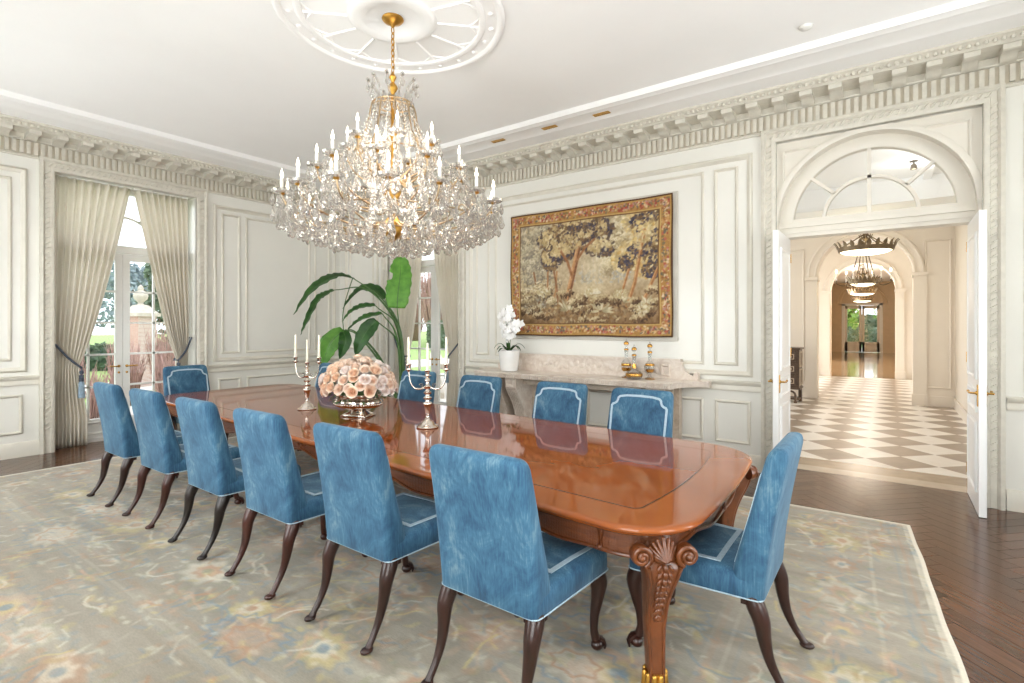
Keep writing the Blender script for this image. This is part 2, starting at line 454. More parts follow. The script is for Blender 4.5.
# panel mouldings
BOL = [(0,0),(0,.012),(.012,.03),(.028,.032),(.04,.02),(.05,.014),(.06,.004),(.062,0)]      # large outer frame
SML = [(0,0),(0,.01),(.008,.02),(.018,.021),(.026,.012),(.034,.006),(.036,0)]
def panels(m, fn, lst):
    for u0, u1, v0, v1, big in lst: m.frame(u0, u1, v0, v1, fn, BOL if big else SML)
RAIL = [(0,.865),(.022,.868),(.028,.885),(.02,.90),(.018,.93),(.03,.94),(.045,.955),(.048,.975),(.03,.982),(0,.985)]
BASE = [(.0,.0),(.03,.0),(.03,.135),(.022,.15),(.018,.165),(.008,.178),(0,.18)]
m = MB()
panels(m, fB, [(-8.4,-7.45,1.03,3.5,1),(-8.27,-7.58,1.16,3.37,0),(-5.30,-1.22,1.03,3.5,1),(-5.17,-4.91,1.15,3.38,0),(-4.80,-1.74,1.15,3.38,0),(-1.63,-1.37,1.15,3.38,0),
    (.93,1.85,1.03,3.5,1),(1.06,1.72,1.15,3.38,0),
    (-8.3,-7.45,.28,.76,0),(-5.27,-4.95,.28,.76,0),(-4.85,-3.4,.28,.76,0),(-3.25,-1.75,.28,.76,0),(-1.62,-1.24,.28,.76,0),(.95,1.85,.28,.76,0)])
for a, b in ((XW,-7.33),(-5.37,-1.13),(.82,XR)): m.run(RAIL, fB, a, b)
m.build('panel_moulding', M['mould'], wall_back, ang=50)
m = MB()
panels(m, fL, [(-.3,1.70,1.03,3.52,1),(-.15,1.56,1.17,3.39,0),(3.87,6.1,1.03,3.5,1),(4.0,4.29,1.15,3.38,0),(4.38,5.56,1.15,3.38,0),(5.65,5.97,1.15,3.38,0),
    (-.2,1.66,.28,.76,0),(3.95,4.3,.28,.76,0),(4.4,5.55,.28,.76,0),(5.65,6.0,.28,.76,0)])
for a, b in ((YN,1.81),(3.79,YW)): m.run(RAIL, fL, a, b)
m.build('panel_moulding', M['mould'], wall_left, ang=50)
m = MB()
for a, b in ((XW,-7.33),(-5.37,-1.13),(.82,XR)): m.run(BASE, fB, a, b)
struct(m.build('baseboard_back', M['mould'], ang=50))
m = MB()
for a, b in ((YN,1.81),(3.79,YW)): m.run(BASE, fL, a, b)
struct(m.build('baseboard_left', M['mould'], ang=50))

# carved casings
def casing(name, fn, u0, u1, zt, w):
    """u0,u1,zt = clear opening; w = face width"""
    m = MB()
    P = [(-w,0),(-w,.05),(-w+.03,.06),(-w+.045,.045),(-w+.05,.03),(-.045,.03),(-.04,.042),(-.015,.04),(0,.028),(0,-.02)]
    rings = []
    for d, o in P:
        rings.append([fn(u0+d, 0, o), fn(u0+d, zt-d, o), fn(u1-d, zt-d, o), fn(u1-d, 0, o)])
    m.loft(rings, closed=False)
    c = (w-.05+.045)/2+.0; step = .062
    for (a, b, hor) in (((u0-c), zt, 0), ((u1+c), zt, 0), (None, zt+c, 1)):
        L = (u1-u0+2*c) if hor else (zt-.28)
        n = int(L/step)
        for k in range(n):
            t = (k+.5)*L/n
            for s in (-1, 1):
                if hor: u = u0-c+t+s*.008; v = zt+c+s*.012
                else: u = a+s*.012; v = .28+t+s*.008
                p = Vector(fn(u, v, .03)); du = (Vector(fn(u+1, v, .03))-p); dv = Vector((0,0,1)); dw = (Vector(fn(u, v, 1.03))-p)
                q = math.radians(35)
                A = (du*math.cos(q)+dv*math.sin(q)); B = (dv*math.cos(q)-du*math.sin(q))
                Mx = Matrix((A, B, dw)).transposed()
                m.sph(p, (.026,.011,.016), 6, 4, Mx)
    return struct(m.build(name, M['carve'], ang=40))
casing('trim_4', fL, FD[0], FD[1], FD[2], .15)
casing('trim_5', fB, W2[0], W2[1], W2[2], .14)
casing('trim_6', fB, DW[0], DW[1], DW[2], .14)

# ------------------------------------------------------------------ floors
def colored(name, verts, faces, cols, mat, uvs=None):
    me = bpy.data.meshes.new(name); me.from_pydata(verts, [], faces)
    at = me.color_attributes.new('tone', 'FLOAT_COLOR', 'CORNER')
    arr = np.repeat(np.array([(*c, 1) for c in cols], dtype=np.float32), [len(f) for f in faces], axis=0)
    at.data.foreach_set('color', arr.ravel())
    if uvs is not None:
        ul = me.uv_layers.new(name='UVMap'); ul.data.foreach_set('uv', np.array(uvs, dtype=np.float32).ravel())
    me.materials.append(mat); ob = bpy.data.objects.new(name, me); COL.objects.link(ob); return ob
def parquet_mat():
    t = NT('walnut_parquet'); a = t.n('Attribute', attribute_name='tone')
    u = t.n('UVMap'); mp = t.n('Mapping'); mp.inputs['Scale'].default_value = (5, 60, 1); t.l(u.outputs[0], mp.inputs['Vector'])
    f = t.noise(mp.outputs[0], 1, 5, .6, .6)
    g = t.ramp(f, [(.25, (.62,.6,.58,1)), (.75, (1.25,1.22,1.2,1))])
    mx = t.n('Mix', data_type='RGBA', blend_type='MULTIPLY'); mx.inputs['Factor'].default_value = 1
    t.l(a.outputs['Color'], mx.inputs['A']); t.l(g, mx.inputs['B'])
    return t.pbr(mx.outputs['Result'], .16, 0, t.bump(f, .03, .003), Specular_IOR_Level=.45)
M['parquet'] = parquet_mat()
def parquet(name, x0, x1, y0, y1, w=.12, Lm=5):
    L = w*Lm; vs = []; fs = []; cols = []; uvs = []
    c45 = math.sqrt(.5); cx, cy = (x0+x1)/2, (y0+y1)/2
    R = int(max(x1-x0, y1-y0)/w)+4
    bm = bmesh.new(); 
    lay = []
    for j in range(-int(R*w/L)-3, int(R*w/L)+4):
        for i in range(-R, R):
            for kind in (0, 1):
                ox, oy = i*w+j*L, i*w-j*L
                if kind == 0: rect = (ox, oy, ox+L, oy+w)
                else: rect = (ox, oy+w, ox+w, oy+w+L)
                g = .0015
                q = [(rect[0]+g,rect[1]+g),(rect[2]-g,rect[1]+g),(rect[2]-g,rect[3]-g),(rect[0]+g,rect[3]-g)]
                P = [(cx+(a-b)*c45, cy+(a+b)*c45) for a, b in q]
                if all(p[0] < x0-.0 for p in P) or all(p[0] > x1 for p in P) or all(p[1] < y0 for p in P) or all(p[1] > y1 for p in P): continue
                # clip polygon to the room, carrying uv
                r1 = random.random()*7
                if kind == 0: UV = [(0,0),(L,0),(L,w),(0,w)]
                else: UV = [(0,0),(0,w),(L,w),(L,0)]
                pts = [(p[0], p[1], u+r1, v+r1*3) for p, (u, v) in zip(P, UV)]
                for ax, lim, sg in ((0,x0,1),(0,x1,-1),(1,y0,1),(1,y1,-1)):
                    out = []
                    for a in range(len(pts)):
                        A = pts[a]; B = pts[(a+1) % len(pts)]; da = (A[ax]-lim)*sg; db = (B[ax]-lim)*sg
                        if da >= 0: out.append(A)
                        if da*db < 0:
                            s = da/(da-db); out.append(tuple(A[z]+(B[z]-A[z])*s for z in range(4)))
                    pts = out
                    if len(pts) < 3: break
                if len(pts) < 3: continue
                o = len(vs); vs += [(p[0], p[1], 0) for p in pts]; fs.append(tuple(range(o, o+len(pts)))); uvs += [(p[2], p[3]) for p in pts]
                t = random.random(); k = .5+.75*t
                base = lin((92, 60, 40)); cols.append(tuple(b*k for b in base))
    o = len(vs)
    vs += [(x0,y0,-.004),(x1,y0,-.004),(x1,y1,-.004),(x0,y1,-.004),(x0,y0,-.12),(x1,y0,-.12),(x1,y1,-.12),(x0,y1,-.12)]
    for f in ((0,1,2,3),(7,6,5,4),(0,4,5,1),(1,5,6,2),(2,6,7,3),(3,7,4,0)):
        fs.append(tuple(o+k for k in f)); cols.append(lin((40,28,20))); uvs += [(0,0)]*4
    bm.free()
    return colored(name, vs, fs, cols, M['parquet'], uvs)
struct(parquet('floor', -9.03, XR+.0, YN, 6.6))

def tile_mat():
    t = NT('checkered_marble_floor')
    c = t.n('TexCoord'); sp = t.n('SeparateXYZ'); t.l(c.outputs['Object'], sp.inputs[0])
    d = .69
    def mth(op, a, b=None, v=None):
        nd = t.n('Math', operation=op); t.l(a, nd.inputs[0])
        if b is not None: t.l(b, nd.inputs[1])
        if v is not None: nd.inputs[1].default_value = v
        return nd.outputs[0]
    x = mth('ADD', sp.outputs['X'], v=.585+d*40); y = mth('ADD', sp.outputs['Y'], v=-7.6+d*40)
    a = mth('FLOOR', mth('MULTIPLY_ADD', mth('ADD', x, y), v=1/d)); b = mth('FLOOR', mth('MULTIPLY_ADD', mth('SUBTRACT', x, y), v=1/d))
    for nd in t.t.nodes:
        if nd.type == 'MATH' and nd.operation == 'MULTIPLY_ADD': nd.inputs[2].default_value = .5
    par = mth('MODULO', mth('ABSOLUTE', mth('ADD', a, b)), v=2.0)
    v = t.coord(); f = t.noise(v, 2.2, 6, .6, 1)
    dark = t.ramp(f, [(.3, rgb(140,122,104)), (.7, rgb(168,150,132))]); lightc = t.ramp(f, [(.3, rgb(226,218,208)), (.7, rgb(240,235,228))])
    mx = t.n('Mix', data_type='RGBA'); t.l(par, mx.inputs['Factor']); t.l(dark, mx.inputs['A']); t.l(lightc, mx.inputs['B'])
    return t.pbr(mx.outputs['Result'], .28)
M['tile'] = tile_mat()
HX0, HX1 = -4.6, 1.03
m = MB(); m.box(HX0, HX1, 7.22, 19.4, -.12, 0)
struct(m.build('floor_hall', M['tile'], smooth=False))
M['border1'] = wood('brown_stone_border', rgb(150,130,108), rgb(172,152,128), .2, (2,2,2), 0, 0)
M['border2'] = wood('beige_stone_border', rgb(176,160,140), rgb(196,180,160), .2, (2,2,2), 0, 0)
m = MB(); m.box(HX0, HX1, 6.6, 6.84, -.12, 0); hb = m.build('threshold', M['border2'], smooth=False); struct(hb); hb.name = 'floor_threshold'
m = MB(); m.box(HX0, HX1, 6.84, 7.22, -.12, 0); struct(m.build('floor_border', M['border1'], smooth=False))
M['farwood'] = wood('polished_brown_floor', rgb(136,112,86), rgb(160,134,104), .12, (1.5,8,8), .5, 0)
m = MB(); m.box(-3.4, 1.4, 19.4, 37.6, -.12, 0); struct(m.build('floor_gallery', M['farwood'], smooth=False))

# ------------------------------------------------------------------ enfilade beyond the doorway
M['hallwall'] = simple('warm_white_hall_paint', rgb(228,218,204), .4, .02, 2)
M['tan'] = simple('tan_panelled_wall', rgb(206,184,150), .4, .05, 3)
def archwall(m, x0, x1, y0, y1, cx, r, zs, zt, n=24):
    m.box(x0, cx-r, y0, y1, 0, zt); m.box(cx+r, x1, y0, y1, 0, zt)
    for k in range(n):
        a0 = PI-PI*k/n; a1 = PI-PI*(k+1)/n
        p = [(cx+r*math.cos(a0), zs+r*math.sin(a0)), (cx+r*math.cos(a1), zs+r*math.sin(a1))]
        m.prism([p[0], p[1], (p[1][0], zt), (p[0][0], zt)], lambda u, v, d: (u, d, v), y0, y1)
def archivolt(m, cx, r, zs, y, prof, n=32):
    rings = []
    for k in range(n+1):
        a = PI-PI*k/n
        rings.append([(cx+(r+d)*math.cos(a), y-w, zs+(r+d)*math.sin(a)) for d, w in prof])
    m.loft(rings, closed=False)
AV = [(0,0),(0,.05),(.03,.06),(.05,.04),(.12,.04),(.15,.06),(.18,.05),(.19,0)]
m = MB(); archwall(m, HX0, HX1+.5, 13.3, 13.7, -.462, .847, 2.67, 4.3)
wh = struct(m.build('wall_hall_arch', M['hallwall'], smooth=False))
m = MB(); archivolt(m, -.462, .847, 2.67, 13.3, AV)
for s in (-1, 1):
    c = -.462+s*.95
    m.box(c-.13, c+.13, 13.22, 13.3, 2.60, 2.67); m.box(c-.11, c+.11, 13.26, 13.3, 0, 2.6); m.box(c-.13, c+.13, 13.24, 13.3, 0, .22)
    m.box(-.462+s*.847-.02, -.462+s*.847+.02, 13.28, 13.74, 2.60, 2.67)
m.box(HX0, -1.42, 13.26, 13.3, 0, .2); m.box(.5, HX1, 13.26, 13.3, 0, .2)
for a, b in ((.56, .98), (-2.4, -1.55)): m.frame(a, b, .35, 3.3, lambda u, v, w: (u, 13.3-w, v), SML)
m.build('arch_moulding', M['hallwall'], wh, ang=40)
m = MB(); archwall(m, -3.4, 1.9, 19.4, 19.8, -.70, .83, 2.70, 4.3)
wg = struct(m.build('wall_gallery_arch', M['hallwall'], smooth=False))
m = MB(); archivolt(m, -.70, .83, 2.70, 19.4, AV)
for s in (-1, 1):
    c = -.70+s*.95; m.box(c-.14, c+.14, 19.3, 19.4, 2.62, 2.70); m.box(c-.1, c+.1, 19.34, 19.4, 0, 2.62); m.box(c-.13, c+.13, 19.32, 19.4, 0, .22)
m.build('arch_moulding', M['hallwall'], wg, ang=40)
# side walls and lids of the hall rooms
m = MB(); m.box(HX1, HX1+.3, 6.6, 13.3, 0, 4.3); m.box(HX1+.35, HX1+.6, 13.7, 19.4, 0, 4.3); m.box(1.4, 1.7, 19.8, 37.6, 0, 4.3)
m.box(HX1-.03, HX1, 6.6, 13.3, 0, .2)
struct(m.build('wall_hall_right', M['hallwall'], smooth=False))
HWIN = [(7.4, 9.6), (10.6, 12.4)]  # out-of-view window openings added to brighten the hall
m = MB(); y = 6.6
for a, b in HWIN:
    m.box(HX0-.3, HX0, y, a, 0, 4.3); m.box(HX0-.3, HX0, a, b, 3.4, 4.3); y = b
m.box(HX0-.3, HX0, y, 13.3, 0, 4.3)
y = 13.7
for a, b in [(14.6, 16.2), (17, 18.6)]:  # unseen openings added so the area lights reach the inner hall
    m.box(-3.0, -2.7, y, a, 0, 4.3); m.box(-3.0, -2.7, a, b, 3.3, 4.3); y = b
m.box(-3.0, -2.7, y, 19.4, 0, 4.3)
struct(m.build('wall_hall_left', M['hallwall'], smooth=False))
m = MB(); y = 19.8
for a, b in [(21, 22.5), (25, 27)]:  # openings out of view, added for gallery light
    m.box(-3.4, -3.1, y, a, 0, 4.3); m.box(-3.4, -3.1, a, b, 3.3, 4.3); y = b
m.box(-3.4, -3.1, y, 37.6, 0, 4.3)
m.box(-3.4, -2.23, 37.3, 37.6, 0, 4.3); m.box(-.46, 1.7, 37.3, 37.6, 0, 4.3); m.box(-2.23, -.46, 37.3, 37.6, 2.8, 4.3)
m.box(1.38, 1.4, 19.81, 37.3, 0, 4.2); m.box(-3.1, -1.55, 19.81, 19.83, 0, 4.2)
archivolt(m, -1.345, 1.05, 2.9, 37.3, AV)
struct(m.build('wall_gallery', M['tan'], ang=30))
m = MB(); m.box(HX0-.3, HX1+.3, 6.6, 13.5, 4.15, 4.3); m.box(-3.0, 1.8, 13.5, 19.6, 4.15, 4.3); m.box(-3.4, 1.7, 19.6, 37.6, 4.15, 4.3)
for a in (8.4,): m.box(HX0, HX1, a, a+.12, 4.06, 4.15)
m.box(HX0, HX1, 11.3, 13.3, 3.75, 4.15)
for a in (-1.6, .45): m.box(a, a+.12, 6.6, 11.3, 4.08, 4.15)
struct(m.build('ceiling_hall', M['ceil'], smooth=False))

# ------------------------------------------------------------------ doorway: jambs, arched head, fanlight, two leaves
AX, AR, AZ = -.17, .815, 2.72
m = MB()
n = 32
for k in range(n):                                   # spandrel with arched hole
    a0 = PI-PI*k/n; a1 = PI-PI*(k+1)/n
    p = [(AX+AR*math.cos(a0), AZ+AR*math.sin(a0)), (AX+AR*math.cos(a1), AZ+AR*math.sin(a1))]
    m.prism([p[0], p[1], (p[1][0], 3.57), (p[0][0], 3.57)], lambda u, v, d: (u, d, v), 6.27, 6.56)
m.box(DW[0]-.0, AX-AR, 6.27, 6.56, 0, 3.57); m.box(AX+AR, DW[1], 6.27, 6.56, 0, 3.57)
m.box(DW[0]+.005, DW[0]+.05, 6.2, 6.6, 0, 2.56); m.box(DW[1]-.05, DW[1]-.005, 6.2, 6.6, 0, 2.56)
archivolt(m, AX, AR, AZ, 6.27, [(-.01,-.02),(-.01,.02),(.02,.028),(.045,.02),(.05,0)])
for s in (-1, 1):                                    # triangular spandrel panels
    tri = [(AX+s*.77, 3.48), (AX+s*.77, 3.10), (AX+s*.40, 3.48)]
    pr = [Vector((a, b)) for a, b in tri]; c = sum(pr, Vector((0,0)))/3
    rings = []
    for q, w in ((1,0),(1,.014),(.9,.02),(.82,.012),(.78,0)):
        rings.append([(c.x+(p.x-c.x)*q, 6.27-w, c.y+(p.y-c.y)*q) for p in pr])
    m.loft(rings, cap0=False, cap1=False)
m.box(AX-AR, AX+AR, 6.40, 6.58, 2.56, 2.72); m.box(AX-AR-.02, AX+AR+.02, 6.37, 6.42, 2.66, 2.70); m.box(AX-AR-.02, AX+AR+.02, 6.38, 6.58, 2.60, 2.625)
struct(m.build('trim_7', M['arch'], ang=40))
m = MB()
YF = 6.46
archivolt(m, AX, .70, AZ, YF, [(.12,0),(.12,.03),(0,.04),(-.015,.03),(-.02,0)])
archivolt(m, AX, .70, AZ, YF+.04, [(.12,0),(-.02,0),(-.02,.04)])
def bar2(m, a, b, w, y0, y1):
    a = Vector(a); b = Vector(b); t = (b-a).normalized(); nn = Vector((-t.y, t.x))*w/2
    m.prism([tuple(a-nn), tuple(b-nn), tuple(b+nn), tuple(a+nn)], lambda u, v, d: (u, d, v), y0, y1)
bar2(m, (AX, AZ), (AX, AZ+.70), .034, YF-.03, YF+.03)
rI = .40
for k in range(24):
    a0 = PI-PI*k/24; a1 = PI-PI*(k+1)/24
    bar2(m, (AX+rI*math.cos(a0), AZ+rI*math.sin(a0)), (AX+rI*math.cos(a1), AZ+rI*math.sin(a1)), .032, YF-.03, YF+.03)
for a in (math.radians(42), math.radians(138)):
    bar2(m, (AX+rI*math.cos(a), AZ+rI*math.sin(a)), (AX+.71*math.cos(a), AZ+.71*math.sin(a)), .03, YF-.03, YF+.03)
m.box(AX-.72, AX+.72, YF-.035, YF+.035, AZ, AZ+.035)
win = struct(m.build('window_1', M['arch'], ang=40))
m = MB(); m.prism([(AX+.69*math.cos(PI*k/32), AZ+.01+.69*math.sin(PI*k/32)) for k in range(33)], lambda u, v, d: (u, d, v), YF-.004, YF+.004)
m.build('pane', M['pane'], win, smooth=False)

def lever(parent, y, z, xf, s, dirn):
    """lever handle on a face whose normal is s*x, lever pointing along dirn*y"""
    m = MB()
    m.box(min(xf, xf+s*.006), max(xf, xf+s*.006), y-.022, y+.022, z-.11, z+.07)
    m.lathe([(.004,0),(.018,.0),(.018,.012),(.009,.018),(.009,.05),(.004,.052)], (0,0,0), 14, 'x')
    k = len(m.v)-14*6
    for i in range(k, len(m.v)):
        p = m.v[i]; m.v[i] = (xf+s*p[0], y+p[1], z+p[2])
    m.tube(smoothpath([(xf+s*.048,y,z),(xf+s*.052,y+dirn*.03,z),(xf+s*.05,y+dirn*.08,z-.006),(xf+s*.05,y+dirn*.125,z+.004)], 4), [.008]*5+[.009]*4+[.0075]*4, 8)
    m.sph((xf+s*.05, y+dirn*.128, z+.004), .011, 8, 6)
    return m.build('door_handle', M['brass'], parent, ang=45)
def leaf(name, xa, xb):
    y0, y1, zt = 5.80, 6.585, 2.56
    m = MB(); m.box(xa, xb, y0, y1, .006, zt)
    fns = [lambda u, v, w: (xa-w, u, v), lambda u, v, w: (xb+w, u, v)]
    for fn in fns:
        for z0, z1 in ((.18, .78), (1.14, 2.40), (.86, 1.06)):
            m.frame(y0+.12, y1-.12, z0, z1, fn, [(0,0),(0,.008),(.01,.016),(.022,.015),(.03,.004),(.06,.004),(.09,.012),(.12,.012)] if z1-z0 > .3 else [(0,0),(0,.008),(.01,.014),(.022,.013),(.03,0)])
            if z1-z0 > .3:
                q = .12; m.add([fn(y0+.12+q, z0+q, .012), fn(y1-.12-q, z0+q, .012), fn(y1-.12-q, z1-q, .012), fn(y0+.12+q, z1-q, .012)], [(0,1,2,3)])
    d = struct(m.build(name, M['leafwhite'], ang=30))
    lever(d, y0+.06, 1.03, xa, -1, 1); lever(d, y0+.06, 1.03, xb, 1, 1)
    for z in (.25, 1.3, 2.35):
        h = MB(); h.lathe([(.002,-.05),(.009,-.048),(.009,.048),(.002,.05)], ((xa if xa > 0 else xb), 6.59, z), 10); h.build('hinge', M['brass'], d)
    return d
leaf('door_1', -.955, -.905)
leaf('door_2', .60, .65)

# ------------------------------------------------------------------ French doors to the garden
def french(fn, u0, u1, zt, name_l, name_r, name_w, rows=5):
    """fn(u, v, w) with w = distance towards the room from the door plane"""
    um = (u0+u1)/2; zT = 2.64; th = .05
    m = MB()
    for a, b, c, d in ((u0-.02,u0+.05,0,zt),(u1-.05,u1+.02,0,zt),(u0,u1,zT,zT+.10),(u0,u1,zt-.06,zt+.03)):
        m.prism([(a,c),(b,c),(b,d),(a,d)], fn, -.06, .06)
    r = (u1-u0)/2-.06; zc = zT+.1
    # arched bars of the overlight
    def bar(p, q, w):
        p = Vector(p); q = Vector(q); t = (q-p).normalized(); nn = Vector((-t.y, t.x))*w/2
        m.prism([tuple(p-nn), tuple(q-nn), tuple(q+nn), tuple(p+nn)], fn, -.02, .02)
    for k in range(16):
        a0 = PI*k/16; a1 = PI*(k+1)/16
        bar((um+.42*math.cos(a0), zc+.42*math.sin(a0)), (um+.42*math.cos(a1), zc+.42*math.sin(a1)), .026)
    for a in (60, 120):
        a = math.radians(a); bar((um+.42*math.cos(a), zc+.42*math.sin(a)), (um+.86*math.cos(a), zc+.80*math.sin(a)), .026)
    m.prism([(u0,0),(u1,0),(u1,.035),(u0,.035)], fn, -.1, .1)
    w = struct(m.build(name_w, M['white'], ang=30))
    m = MB(); m.prism([(u0,zT+.09),(u1,zT+.09),(u1,zt-.05),(u0,zt-.05)], fn, -.004, .004); m.build('pane', M['pane'], w, smooth=False)
    for nm, a, b, s in ((name_l, u0+.05, um-.003, 1), (name_r, um+.003, u1-.05, -1)):
        m = MB(); st = .085
        zb, zt2 = .04, zT-.01; g0, g1 = .30, zt2-.10
        for c in ((a,a+st,zb,zt2),(b-st,b,zb,zt2),(a+st,b-st,zb,g0),(a+st,b-st,g1,zt2)):
            m.prism([(c[0],c[2]),(c[1],c[2]),(c[1],c[3]),(c[0],c[3])], fn, -.025, .025)
        uc = (a+b)/2
        m.prism([(uc-.013,g0),(uc+.013,g0),(uc+.013,g1),(uc-.013,g1)], fn, -.018, .018)
        for k in range(1, rows):
            z = g0+(g1-g0)*k/rows
            m.prism([(a+st,z-.013),(b-st,z-.013),(b-st,z+.013),(a+st,z+.013)], fn, -.018, .018)
        m.frame(a+st-.01, b-st+.01, .09, .27, lambda u, v, w2: fn(u, v, .025+w2), SML[1:])
        d = struct(m.build(nm, M['white'], ang=30))
        m = MB(); m.prism([(a+st,g0),(b-st,g0),(b-st,g1),(a+st,g1)], fn, -.004, .004); m.build('pane', M['pane'], d, smooth=False)
        # brass lever
        uh = b-.045 if s == 1 else a+.045
        h = MB(); zz = 1.02
        for (du, dz, rr) in ((0,0,.02),(0,-.09,.016)):
            p = fn(uh, zz+dz, .03); h.sph(p, rr, 10, 6)
        h.tube([fn(uh, zz, .03), fn(uh, zz, .075), fn(uh-s*.03, zz, .08), fn(uh-s*.12, zz+.004, .078)], [.008,.008,.009,.008], 8)
        h.build('door_handle', M['brass'], d, ang=45)
french(lambda u, v, w: (-8.95+w, u, v), FD[0], FD[1], FD[2], 'door_3', 'door_4', 'window_2')
french(lambda u, v, w: (u, 6.53-w, v), W2[0], W2[1], W2[2], 'door_5', 'door_6', 'window_3')
# glazed door at the far end of the gallery
fe = lambda u, v, w: (u, 37.42-w, v)
for i, (a, b) in enumerate(((-2.2, -1.36), (-1.34, -.49))):
    m = MB()
    for c in ((a,a+.12,.02,2.78),(b-.12,b,.02,2.78),(a,b,.02,.62),(a,b,2.6,2.78)):
        m.prism([(c[0],c[2]),(c[1],c[2]),(c[1],c[3]),(c[0],c[3])], fe, -.03, .03)
    d = struct(m.build('door_%d' % (7+i), M['hallwall'], smooth=False))
    m = MB(); m.prism([(a+.1,.6),(b-.1,.6),(b-.1,2.62),(a+.1,2.62)], fe, -.004, .004); m.build('pane', M['pane'], d, smooth=False)
m = MB(); 
for c in ((-2.36,-2.2,0,2.9),(-.49,-.33,0,2.9),(-2.36,-.33,2.79,2.92)): m.prism([(c[0],c[2]),(c[1],c[2]),(c[1],c[3]),(c[0],c[3])], fe, 0, .16)
struct(m.build('trim_8', M['white'], smooth=False))
# glazing of the added, unseen windows behind and beside the camera
k = 4
for (a, b) in NW:
    m = MB()
    for c in ((a,a+.06,.5,3.3),(b-.06,b,.5,3.3),(a,b,.5,.57),(a,b,3.23,3.3),((a+b)/2-.03,(a+b)/2+.03,.5,3.3)): m.box(c[0],c[1],YN-.2,YN-.14,c[2],c[3])
    for z in (1.03,1.56,2.1,2.65): m.box(a,b,YN-.185,YN-.155,z-.013,z+.013)
    w = struct(m.build('window_%d' % k, M['white'], smooth=False)); k += 1
    m = MB(); m.box(a,b,YN-.172,YN-.168,.5,3.3); m.build('pane', M['pane'], w, smooth=False)
for (a, b) in RW:
    m = MB()
    for c in ((a,a+.06,.5,3.3),(b-.06,b,.5,3.3),(a,b,.5,.57),(a,b,3.23,3.3),((a+b)/2-.03,(a+b)/2+.03,.5,3.3)): m.box(XR+.14,XR+.2,c[0],c[1],c[2],c[3])
    for z in (1.03,1.56,2.1,2.65): m.box(XR+.155,XR+.185,a,b,z-.013,z+.013)
    w = struct(m.build('window_%d' % k, M['white'], smooth=False)); k += 1
    m = MB(); m.box(XR+.168,XR+.172,a,b,.5,3.3); m.build('pane', M['pane'], w, smooth=False)
# ------------------------------------------------------------------ dining table
TX, TY, TZ = -3.905, 3.15, .76            # centre of the top
SH = -.070                                 # shear of the table outline, fitted to edges taken from image pixels
HL, HW = 3.25, .915
def outline(ins, r=.36, n=12, bow=.05):
    """closed plan outline, counter-clockwise, inset by ins"""
    hx, hy = HL-ins, HW-ins; r = max(.05, r-ins*.6)
    pts = []
    def bx(y): return hx-bow*(y/hy)**2
    # right end up, far side, left end down, near side
    yc = hy-r
    for k in range(9):
        y = -yc+2*yc*k/8; pts.append((bx(y), y))
    x0 = bx(yc)
    for k in range(1, n):
        a = PI/2*k/n; pts.append((x0-r*.95+r*.95*math.cos(a), yc+r*math.sin(a)))
    xs = x0-r*.95
    for k in range(13): pts.append((xs-2*xs*k/12, hy))
    for k in range(1, n):
        a = PI/2+PI/2*k/n; pts.append((-x0+r*.95+r*.95*math.cos(a), yc+r*math.sin(a)))
    for k in range(9):
        y = yc-2*yc*k/8; pts.append((-bx(y), y))
    for k in range(1, n):
        a = PI+PI/2*k/n; pts.append((-x0+r*.95+r*.95*math.cos(a), -yc+r*math.sin(a)))
    for k in range(13): pts.append((-xs+2*xs*k/12, -hy))
    for k in range(1, n):
        a = 1.5*PI+PI/2*k/n; pts.append((x0-r*.95+r*.95*math.cos(a), -yc+r*math.sin(a)))
    return [(x-.03*y, y+SH*x) for x, y in pts]
tb = empty('dining_table', (TX, TY, .0), 0, 'long glossy brown wooden dining table with carved apron and scrolled legs on the rug', 'dining table')
rings = []
for ins, z in [(.06,.712),(.03,.714),(.022,.722),(.028,.728),(.012,.731),(.002,.738),(0,.746),(.004,.754),(.012,.758),(.02,.760),(.035,.760)]:
    rings.append([(x, y, z) for x, y in outline(ins)])
m = MB(); m.loft(rings); m.build('tabletop', M['tableband'], tb, ang=50)
m = MB(); m.loft([[(x, y, z) for x, y in outline(.235, .20, 12, .06)] for z in (.756, .7606)]); m.build('centre_field', M['tabletop'], tb, smooth=False)
o1 = outline(.230, .20, 12, .06); o2 = outline(.241, .20, 12, .06)
m = MB(); m.loft([[(a[0],a[1],.756),(a[0],a[1],.7611),(b[0],b[1],.7611),(b[0],b[1],.756)] for a, b in zip(o1, o2)], loop=True); m.build('inlay_line', M['tabledark'], tb, smooth=False)
# apron with serpentine lower edge
def resamp(poly, step):
    P = [Vector(p) for p in poly]; out = []; acc = 0
    for i in range(len(P)):
        a, b = P[i], P[(i+1) % len(P)]; L = (b-a).length; n = max(1, int(round(L/step)))
        for k in range(n): out.append(a+(b-a)*k/n)
    return out
ap = resamp(outline(.075), .035); ai = [Vector(p) for p in ap]
S = [0]
for a, b in zip(ap, ap[1:]): S.append(S[-1]+(b-a).length)
tot = S[-1]+(ap[0]-ap[-1]).length; per = tot/round(tot/1.06)
def low(s):
    t = (s/per) % 1.0
    return .618+.022*math.cos(2*PI*t)+.011*math.cos(4*PI*t)
cen = Vector((0,0))
def nrm(i):
    t = ap[(i+1) % len(ap)]-ap[i-1]; return Vector((t.y, -t.x)).normalized()
rings = []; bead = []; bead2 = []
for i, p in enumerate(ap):
    n = nrm(i); z = low(S[i]); q = p-n*.03
    rings.append([(p.x,p.y,.714),(p.x,p.y,z),(q.x,q.y,z),(q.x,q.y,.714)])
    bead.append((p.x+n.x*.004, p.y+n.y*.004, z+.004)); bead2.append((p.x+n.x*.003, p.y+n.y*.003, .703))
m = MB(); m.loft(rings, loop=True); m.build('apron', M['apron'], tb, ang=60)
